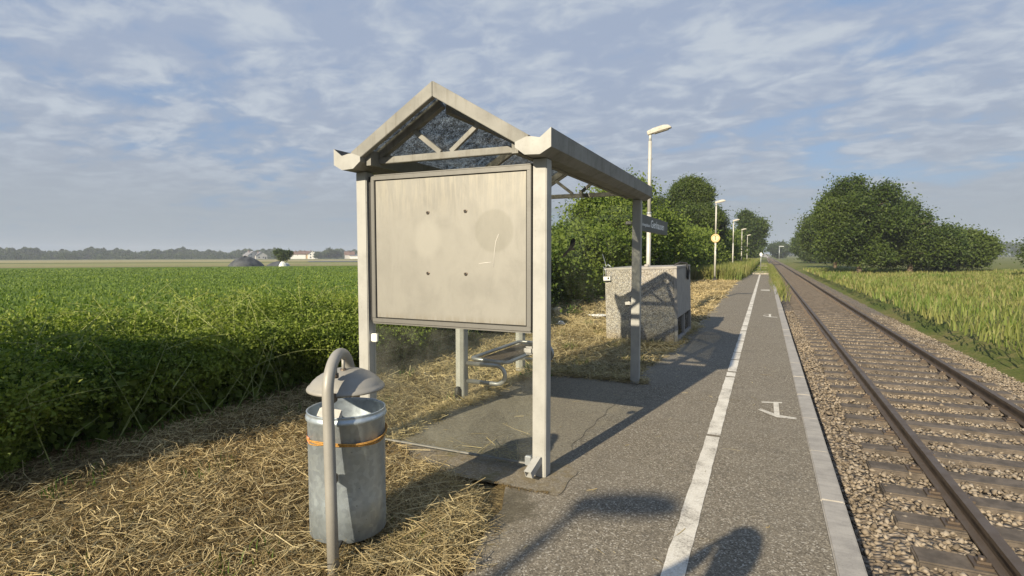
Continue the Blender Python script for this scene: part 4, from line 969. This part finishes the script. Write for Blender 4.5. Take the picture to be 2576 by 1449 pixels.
# dry cut grass
def straw_edge(y):
    e = np.array([edge_x(v) for v in y]); f = np.interp(y, [1, 2.3, 2.75, 3.05, 3.3, 3.5, 3.7], [-1.33, -1.36, -1.52, -1.75, -2.05, -2.45, -2.75])
    return np.where(y < 3.7, f + .05 * np.sin(y * 19) + .03 * np.sin(y * 41), e)
def in_dry(P):
    x, y = P[:, 0], P[:, 1]
    e = straw_edge(y)
    pad = (x > -2.9) & (y > 3.7) & (y < 6.95)
    return (x < e + rng.exponential(.045, len(x))) & ~pad
def scatter(n, x0, x1, y0, y1, zs):
    P = np.stack([rng.uniform(x0, x1, n), rng.uniform(y0, y1, n), np.abs(rng.normal(0, zs, n)) + .012], 1)
    # patchy: keep by pseudo noise
    k = .55 + .45 * np.sin(P[:, 0] * 3.1 + 1.7 * np.sin(P[:, 1] * 2.3)) * np.sin(P[:, 1] * 2.7 + P[:, 0])
    return P[rng.random(n) < .12 + .88 * k]
def dry_cover():
    P = scatter(64000, -4.9, -1.1, 0.9, 5.6, .034); P = P[in_dry(P)]
    o = straws('dry_straw', P, .085, .0036, MT['straw'], tilt=.32, curve=.6); tag(o, kind='stuff')
    P = scatter(90000, -5.2, -1.1, 0.9, 6.0, .014); P = P[in_dry(P)]; P[:, 2] -= .002
    o = straws('brown_mulch', P, .06, .006, MT['mulch']); tag(o, kind='stuff')
    P = scatter(60000, -5.6, -1.2, 5.4, 13.0, .025); P = P[in_dry(P)]
    o = straws('dry_straw', P, .12, .008, MT['straw'], tilt=.35); tag(o, kind='stuff')
    P = scatter(42000, -6.0, -1.2, 12.5, 36.3, .03); P = P[in_dry(P)]
    o = straws('dry_straw', P, .17, .016, MT['straw'], tilt=.4); tag(o, kind='stuff')
    P = scatter(90000, -4.6, -1.1, 0.9, 5.0, .02); P = P[in_dry(P)]
    o = straws('grass_mat', P, .040, .0032, MT['mulch'], tilt=.5, curve=.9); tag(o, kind='stuff')
    # heap of longer straw beside the bin, spilling over the asphalt edge
    k = 7000; P = np.stack([rng.normal(-1.75, .24, k), rng.normal(2.85, .42, k), np.abs(rng.normal(.03, .025, k)) + .02], 1)
    P = P[P[:, 0] < straw_edge(P[:, 1]) + np.abs(rng.normal(0, .05, len(P)))]
    o = straws('straw_heap', P, .16, .0036, MT['straw'], tilt=.2, curve=.7); tag(o, kind='stuff')
    # tufts between pad edge and rear glass, along the pad's front and far ends
    k = 5200; yq = rng.uniform(3.5, 7.0, k); P = np.stack([np.array([padl(v) for v in yq]) - .06 + rng.normal(0, .06, k), yq, np.abs(rng.normal(.02, .02, k)) + .02], 1)
    k2 = 2600; P2 = np.stack([rng.uniform(-2.9, -1.3, k2), rng.normal(6.83, .07, k2), np.abs(rng.normal(.02, .02, k2)) + .02], 1)
    o = straws('edge_straw', np.concatenate([P, P2]), .09, .006, MT['straw'], tilt=.3); tag(o, kind='stuff')
    k = 420; xx = rng.uniform(-2.3, -1.25, k); P = np.stack([xx, 3.335 + .012 * np.sin(xx * 14) + rng.normal(0, .008, k), np.full(k, .026)], 1)
    o = straws('edge_straw', P, .016, .004, MT['mulch'], tilt=.25); tag(o, kind='stuff')
    # single stalks blown over the asphalt
    k = 110; P = np.stack([rng.uniform(-2.6, .2, k), rng.uniform(2.6, 9, k), np.full(k, .026)], 1)
    o = straws('blown_straw', P, .07, .004, MT['straw'], tilt=.0); tag(o, kind='stuff')
    k = 14000; P = np.stack([rng.uniform(-5.6, -1.6, k), rng.uniform(1, 13, k), np.zeros(k)], 1); P = P[in_dry(P)]
    keep = (np.sin(P[:, 0] * 5 + 1) * np.sin(P[:, 1] * 3.3 + P[:, 0] * 2) > .72) | (P[:, 0] < -4.75)
    P = P[keep]; o = blades('green_tufts', P, .11, .007, MT['weed'], lean=.5); tag(o, kind='stuff')
dry_cover()
# long tall grass at the end of the platform
def tall():
    n = 52000; P = np.stack([rng.uniform(-5.6, -1.0, n), 36.0 + rng.random(n) ** 1.4 * 80, np.zeros(n)], 1)
    e = np.interp(P[:, 1], [36, 42, 48, 60, 116], [-1.7, -1.45, -1.15, -.9, -.5]) + rng.normal(0, .15, n); P = P[P[:, 0] < e]
    w = .018 + .0006 * P[:, 1]
    o = blades('tall_grass', P, np.where(P[:, 1] < 50, .85, .9), w, MT['tallgrass'], lean=.3, bend=.3); tag(o, kind='stuff')
    n = 9000; P = np.stack([rng.normal(.62, .14, n), 24 + rng.random(n) * 70, np.full(n, -.25)], 1); P = P[(P[:, 1] > 30) | (rng.random(n) < .15)]
    o = blades('edge_weeds', P, .5, .03, MT['tallgrass'], lean=.5, bend=.4); tag(o, kind='stuff')
    n = 16000; P = np.stack([rng.uniform(-1.0, .5, n), 50 + rng.random(n) * 70, np.zeros(n)], 1)
    P = P[np.sin(P[:, 1] * .52) + rng.normal(0, .3, len(P)) > .15]
    o = blades('end_grass', P, .16, .04, MT['tallgrass'], lean=.5, bend=.4); tag(o, kind='stuff')
    n = 42000; P = np.stack([rng.uniform(4.4, 26, n), 4 + rng.random(n) ** 1.3 * 75, np.full(n, -.34)], 1)
    o = blades('verge_grass', P, .42, .018 + .0012 * P[:, 1], MT['tallgrass'], lean=.45, bend=.4); tag(o, kind='stuff')
    n = 70000; dd = 9 + rng.random(n) ** 1.6 * 85; a = rng.uniform(math.radians(20), math.radians(92), n)
    P = np.stack([-np.sin(a) * dd, np.cos(a) * dd, np.zeros(n)], 1); P = P[P[:, 0] < -7.4]
    P[:, 2] = terrain(P[:, 0], P[:, 1]); dd = np.hypot(P[:, 0], P[:, 1])
    o = blades('field_crop', P, .11 + .0 * dd, .02 + .0010 * dd, MT['crop'], lean=.7, bend=.5); tag(o, kind='stuff')
tall()
def weed(x, y, r, n, label):
    """one plant: every leaf hangs on a thin stalk that starts at the common root"""
    V = [(0, 0, 0)]; Fs = []
    for k in range(n):
        q = Vector((rng.normal(0, r), rng.normal(0, r), abs(rng.normal(0, r * .8)) + .03)); d = q.normalized(); sd = d.cross(Vector((rng.normal(), rng.normal(), rng.normal()))).normalized(); L_ = min(.05, r * .8)
        b = len(V); V += [tuple(q), tuple(q + sd * .002), tuple(q + d * L_ * .5 + sd * L_ * .3), tuple(q + d * L_), tuple(q + d * L_ * .5 - sd * L_ * .3)]
        Fs += [(0, b, b + 1), (b, b + 2, b + 3, b + 4)]
    me = bpy.data.meshes.new('weed'); me.from_pydata(V, [], Fs); o = link('weed', me, MT['weed']); o.location = (x, y, .015); tag(o, label, 'weed')
weed(-2.62, 6.45, .07, 160, 'leafy green weed growing under the bench'); weed(-4.6, 13.9, .1, 90, 'small green weed beside the pale rock')

# loose litter and stones
def rock(name, loc, s, mat, label, cat, seed):
    bm = bmesh.new(); bmesh.ops.create_icosphere(bm, subdivisions=3, radius=1)
    g = random.Random(seed); ph = [g.uniform(0, 6) for _ in range(6)]
    for v in bm.verts:
        k = 1 + .18 * math.sin(v.co.x * 3 + ph[0]) + .15 * math.sin(v.co.y * 4 + ph[1]) + .14 * math.sin(v.co.z * 5 + ph[2]) + .06 * math.sin(v.co.x * 11 + v.co.y * 9 + ph[3])
        v.co = Vector((v.co.x * s[0], v.co.y * s[1], v.co.z * s[2])) * k
    me = bpy.data.meshes.new(name); bm.to_mesh(me); bm.free(); o = link(name, me, mat); o.location = loc
    return tag(o, label, cat)
rock('rock', (-5.05, 13.8, .06), (.17, .16, .13), MT['rock'], 'pale rock lying at the foot of the bush row', 'rock', 1)
rock('crumpled_paper', (-3.85, 13.6, .05), (.22, .12, .05), MT['paper'], 'larger white crumpled paper in the dry grass beside the concrete box', 'paper', 2)
rock('crumpled_paper', (-4.15, 11.7, .05), (.11, .08, .05), MT['paper'], 'smaller white paper scrap in the dry grass', 'paper', 3)
# broken slabs past the platform end
for yq, x0, x1, lab in ((50.5, -1.15, .3, 'nearest broken slab past the platform end'), (55, -1.15, .3, 'second weathered slab in the grass past the platform end'), (66, -1.0, .34, 'third weathered slab past the platform end'), (82, -.95, .25, 'fourth weathered slab past the platform end'), (98, -.65, .17, 'farthest pale slab past the platform end')):
    mb = MB(); mb.box((x0, yq - .9, -.1), (x1, yq + .9, .10)); o = mb.build('concrete_slab', MT['oldslab'], None, .03); tag(o, lab, 'slab', 'slabs past the platform end')

# ------------------------------------------------------------------ far left: mounds, houses, wood
def polar(px, dist):   # direction of a column of the photograph, as a bearing from the camera
    a = math.atan((px - 1288) / F) - YAW
    return math.sin(a) * dist, math.cos(a) * dist, a
def mound(px, dist, w, d, h, mat, label, seed, name='tarp_mound', cat='mound'):
    x, y, a = polar(px, dist); z = float(terrain(np.array([x]), np.array([y]))[0])
    n, k = 28, 9; g = random.Random(seed); ph = [g.uniform(0, 6) for _ in range(4)]; mb = MB(); vs = []
    for i in range(k):
        t = i / (k - 1)
        for j in range(n):
            th = 2 * PI * j / n; r = (1 - t) ** .55 * (1 + .09 * math.sin(3 * th + ph[0]) + .05 * math.sin(7 * th + ph[1]))
            vs.append((w / 2 * r * math.cos(th), d / 2 * r * math.sin(th), h * (t ** .8) * (1 + .06 * math.sin(4 * th + ph[2])) - .05))
    mb.add(vs, [(i * n + j, i * n + (j + 1) % n, (i + 1) * n + (j + 1) % n, (i + 1) * n + j) for i in range(k - 1) for j in range(n)], 0, True)
    o = mb.build(name, mat); o.location = (x, y, z); o.rotation_euler = (0, 0, -a); return tag(o, label, cat)
mound(618, 104, 5.6, 4, 1.75, MT['tarp'], 'larger grey tarp covered mound at the far edge of the field', 1)
mound(700, 104, 3.6, 3, 0.85, MT['tarp'], 'smaller dark tarp mound beside the lone field tree', 2)
mound(711, 101.5, 1.3, 1.0, .85, MT['white'], 'white bag leaning on the smaller tarp mound', 3, 'white_bag', 'bag')
mound(722, 102, 1.0, .9, .62, plain_mat('pale_bag', (.42, .42, .42), .7), 'pale grey bag right of the white one', 4, 'grey_bag', 'bag')
x, y, a = polar(713, 125); plant('field_tree', 'lone round tree behind the tarp mounds in the field', 'tree', (x, y, -.4), (0, 0, 1.75), (1.7, 1.7, 1.45), 9000, .3, 'tree', 70, 7, .25, None, 24, .5, .12, .2)
def patch(name, px0, px1, d0, d1, mat):
    V = []
    for px, d in ((px0, d0), (px1, d0), (px1, d1), (px0, d1)):
        x, y, a = polar(px, d); V.append((x, y, float(terrain(np.array([x]), np.array([y]))[0]) + .12))
    me = bpy.data.meshes.new(name); me.from_pydata(V, [], [(0, 1, 2, 3)]); o = link(name, me, mat); return tag(o, kind='structure')
patch('dark_field', 775, 1300, 190, 225, plain_mat('film_covered_soil', (.17, .18, .20), .5, 0, .35, .15))
roofs = {'red': plain_mat('red_roof', (.15, .085, .06), .8), 'grey': plain_mat('grey_roof', (.18, .18, .19), .8)}
walls = {'white': plain_mat('white_render', (.75, .74, .70), .8, 0, .05), 'ochre': plain_mat('ochre_render', (.55, .38, .18), .8), 'pale': plain_mat('pale_render', (.45, .44, .42), .8)}
pane_m = plain_mat('house_window', (.05, .06, .07), .2)
def house(px, dist, w, d, hw, hr, wall, roof, label, turn=0.0):
    x, y, a = polar(px, dist); z = float(terrain(np.array([x]), np.array([y]))[0])
    t = thing('house', label, 'house', (x, y, z), -a + turn, 'houses of the far village')
    mb = MB(); mb.prism([(-w / 2, -.5), (w / 2, -.5), (w / 2, hw), (0, hw + hr - .12), (-w / 2, hw)], -d / 2, d / 2); mb.build('wall', walls[wall], t)
    mb = MB()
    for s in (-1, 1): mb.prism([(s * .0, hw + hr), (s * (w / 2 + .4), hw - .4 * 2 * hr / w), (s * (w / 2 + .4), hw - .4 * 2 * hr / w - .2), (s * .0, hw + hr - .2)], -d / 2 - .4, d / 2 + .4)
    r_ = mb.build('roof', roofs[roof], t)
    mb = MB(); mb.box((-w * .2, -.3, hw + hr * .3), (-w * .2 + .7, .4, hw + hr + .7)); mb.build('chimney', roofs['red'], r_)
    for k in range(2):
        for q in range(2):
            mb = MB(); xx = -w * .28 + k * w * .38; zz = .9 + q * 2.6
            if zz + 1.3 < hw + hr * .4: mb.box((xx, -d / 2 - .05, zz), (xx + 1.3, -d / 2 + .02, zz + 1.3)); mb.build('window', pane_m, t)
    mb = MB(); mb.box((w * .3, -d / 2 - .06, 0), (w * .3 + 1.0, -d / 2 + .02, 2.1)); mb.build('door', pane_m, t)
HD = 560
for args in ((745, 9, 9, 4.6, 2.6, 'white', 'red', 'leftmost white house of the bright terrace in the far village', PI / 2), (757, 9, 9, 4.6, 2.6, 'white', 'red', 'middle white house of the bright terrace in the far village', PI / 2), (767, 8, 9, 5.4, 2.2, 'ochre', 'red', 'ochre house at the right end of the bright terrace', PI / 2), (787, 8.5, 10, 4.4, 3.4, 'white', 'grey', 'white gabled house standing right of the terrace', 0), (633, 11, 9, 3.6, 3.8, 'pale', 'grey', 'grey roofed house behind the larger tarp mound', .5), (655, 10, 9, 3.4, 3.4, 'pale', 'grey', 'pale house left of the lone field tree', .3), (880, 9, 9, 4.2, 3.0, 'pale', 'red', 'house partly hidden by trees near the left shelter post', PI / 2), (893, 16, 9, 3.0, 1.4, 'white', 'grey', 'long low white building beside the left shelter post', PI / 2)):
    px, w, d, hw, hr, wl, rf, lab, tu = args; house(px, HD, w, d, hw, hr, wl, rf, lab, tu)
def wood():
    Ps = []
    n = 60000; px = rng.uniform(-350, 1300, n); d = rng.uniform(680, 760, n)
    a = np.arctan((px - 1288) / F) - YAW; x, y = np.sin(a) * d, np.cos(a) * d
    h = 9.2 + 1.6 * np.sin(px * .031) + 1.1 * np.sin(px * .083 + 1) + .8 * np.sin(px * .19 + 2) + .5 * np.sin(px * .41)
    z = -3.2 + rng.random(n) ** .6 * h
    o = leaves('distant_wood', np.stack([x, y, z], 1), 2.4, MT['fartree'], None, .5, .7); tag(o, kind='stuff')
    n = 22000; cx = rng.uniform(-350, 1300, 420); pr = rng.integers(0, 420, n); rad = rng.uniform(1.5, 4.2, 420)
    dd = rng.uniform(575, 650, 420); a = np.arctan((cx - 1288) / F) - YAW
    q = unit(rng.normal(size=(n, 3))) * (rng.random(n) ** .4)[:, None]
    P = np.stack([np.sin(a)[pr] * dd[pr] + q[:, 0] * rad[pr] * 1.4, np.cos(a)[pr] * dd[pr] + q[:, 1] * rad[pr] * 1.4, -2.6 + rad[pr] + q[:, 2] * rad[pr]], 1)
    o = leaves('village_greenery', P, 1.3, MT['fartree'], None, .5, .7); tag(o, kind='stuff')
    # wood closing the view along and right of the track
    n = 40000; x = rng.uniform(-120, 900, n); y = rng.uniform(640, 720, n) - np.clip(x, 0, 900) * .35
    h = 9.5 + 2 * np.sin(x * .04) + 1.3 * np.sin(x * .11 + 1); z = -.5 + rng.random(n) ** .6 * h
    gap = (x > -3) & (x < 7)
    o = leaves('distant_wood', np.stack([x, y, z], 1)[~gap], 2.4, MT['fartree'], None, .5, .7); tag(o, kind='stuff')
wood()
for px, d, h, r_, lab in ((832, 520, 9.5, 4.2, 'tall rounded far tree right of the white gabled house'), (848, 525, 8.5, 4.6, 'wide far tree next to the tall rounded one'), (803, 515, 6.5, 3.2, 'lighter far tree just right of the white gabled house'), (700, 510, 6.0, 3.6, 'far tree left behind the lone field tree')):
    x, y, a = polar(px, d); plant('far_tree', lab, 'tree', (x, y, -2.4), (0, 0, h * .55), (r_, r_, h * .45), 2600, 1.2, 'fartree', int(px), 6, .8, 'single trees by the far village', 20, .5, .3, .2)
# end of the track: a low signal house and a grey lamp
x = 4.0
t = thing('signal_house', 'tiny grey building at the vanishing end of the track', 'building', (-.6, 420, -.2)); mb = MB(); mb.box((-3, -3, -.5), (2.2, 3, 1.9)); mb.build('wall', roofs['grey'], t); mb = MB(); mb.box((-3.4, -3.4, 1.901), (2.6, 3.4, 2.25)); mb.build('roof', roofs['grey'], t)
mb = MB(); mb.box((-2.4, -3.05, .6), (-.4, -2.95, 1.5)); mb.build('window', pane_m, t)
t = thing('signal_post', 'pale grey lamp post by the far end of the track', 'signal', (4.6, 230, -.4)); mb = MB(); mb.tube([(0, 0, 0), (0, 0, 5.0)], .12, 8); mb.build('post', MT['galv'], t); mb = MB(); mb.box((-.1, -.15, 5.002), (1.5, .15, 5.25)); mb.build('arm', MT['galv'], t)

# ------------------------------------------------------------------ the person beside the camera (throws the shadow at the lower right)
def person():
    bx, by = -0.745, -0.50
    t = thing('person', 'person in dark jacket and trousers standing beside the photographer', 'person', (bx, by, -0.02), 0.1)
    bm = bmesh.new(); sk = bm.verts.layers.skin.verify()
    def v(co, r, r2=None):
        q = bm.verts.new(co); q[sk].radius = (r, r2 or r); return q
    pel = v((0, 0, .98), .145, .115); wst = v((0, .0, 1.12), .135, .10); ch = v((0, -.01, 1.34), .165, .115); sh_ = v((0, -.01, 1.50), .10, .085); nk = v((0, .005, 1.56), .085); hd = v((0, .02, 1.65), .10, .10); hd2 = v((0, .025, 1.76), .088, .10); hd3 = v((0, .02, 1.83), .06, .07)
    for a, b in ((pel, wst), (wst, ch), (ch, sh_), (sh_, nk), (nk, hd), (hd, hd2), (hd2, hd3)): bm.edges.new((a, b))
    for s in (-1, 1):
        hp = v((s * .10, 0, .92), .095); kn = v((s * .12, .02, .51), .06); an = v((s * .13, -.02, .09), .042); to = v((s * .15, .14, .045), .04, .035)
        for a, b in ((pel, hp), (hp, kn), (kn, an), (an, to)): bm.edges.new((a, b))
        so_ = v((s * .19, -.01, 1.46), .06)
        if s < 0: el = v((s * .33, .04, 1.43), .065); wr = v((s * .15, .14, 1.60), .05); pm = v((s * .10, .18, 1.67), .04, .02)
        else: el = v((s * .24, -.02, 1.17), .045); wr = v((s * .24, .07, .93), .03); pm = v((s * .235, .10, .84), .034, .018)
        for a, b in ((sh_, so_), (so_, el), (el, wr), (wr, pm)): bm.edges.new((a, b))
        d = (pm.co - wr.co).normalized()
        sd = Vector((0, 1, 0)) if s > 0 else Vector((0.3, .2, .9)).normalized()
        for k, (of, L_) in enumerate(((-.027, .062), (-.009, .076), (.009, .07), (.026, .055))):
            f1 = v(pm.co + d * .03 + sd * of, .0095); f2 = v(f1.co + d * L_ * .55, .0085); f3 = v(f2.co + d * L_ * .45 + Vector((-s * .012, 0, 0)), .007)
            bm.edges.new((pm, f1)); bm.edges.new((f1, f2)); bm.edges.new((f2, f3))
        t1 = v(wr.co + d * .04 + sd * .035, .011); t2 = v(t1.co + d * .045 + sd * .018, .008); bm.edges.new((wr, t1)); bm.edges.new((t1, t2))
    bm.verts.ensure_lookup_table()
    for q in bm.verts: q[sk].use_root = False
    pel[sk].use_root = True
    me = bpy.data.meshes.new('body'); bm.to_mesh(me); bm.free()
    m, nt, p = new_mat('clothes_and_skin'); g = G(nt); z = g.sep(g.coord('Object'))[2]
    c = g.mix(g.mr(z, .97, .98), (.03, .035, .05), (.05, .05, .055)); c = g.mix(g.mr(z, 1.545, 1.55), c, (.45, .27, .18)); c = g.mix(g.mr(z, .095, .1, 1, 0), c, (.02, .02, .02))
    g.put(p.inputs['Base Color'], c); p.inputs['Roughness'].default_value = .8
    o = link('body', me, m, t); md = o.modifiers.new('skin', 'SKIN'); md.use_smooth_shade = True; o.modifiers.new('sub', 'SUBSURF').render_levels = 2
    mb = MB(); mb.lathe([(.0, 1.915), (.05, 1.91), (.085, 1.88), (.103, 1.82), (.106, 1.76), (.10, 1.70), (.092, 1.70), (.092, 1.76)], (0, .012, 0), 24); mb.build('hair', plain_mat('brown_hair', (.06, .04, .025), .7), t)
person()

# ------------------------------------------------------------------ thin summer haze over the fields
mb = MB(); mb.box((-1000, -60, -8), (700, 800, 16)); hz = mb.build('haze', [], None); hm, hnt, hp = new_mat('haze_air')
hnt.nodes.remove(hp); pv = hnt.nodes.new('ShaderNodeVolumePrincipled'); pv.inputs['Color'].default_value = (0.80, 0.87, 1.0, 1); pv.inputs['Density'].default_value = 0.00045
hnt.links.new(pv.outputs[0], hnt.nodes['Material Output'].inputs['Volume']); hz.data.materials.append(hm); tag(hz, kind='stuff')
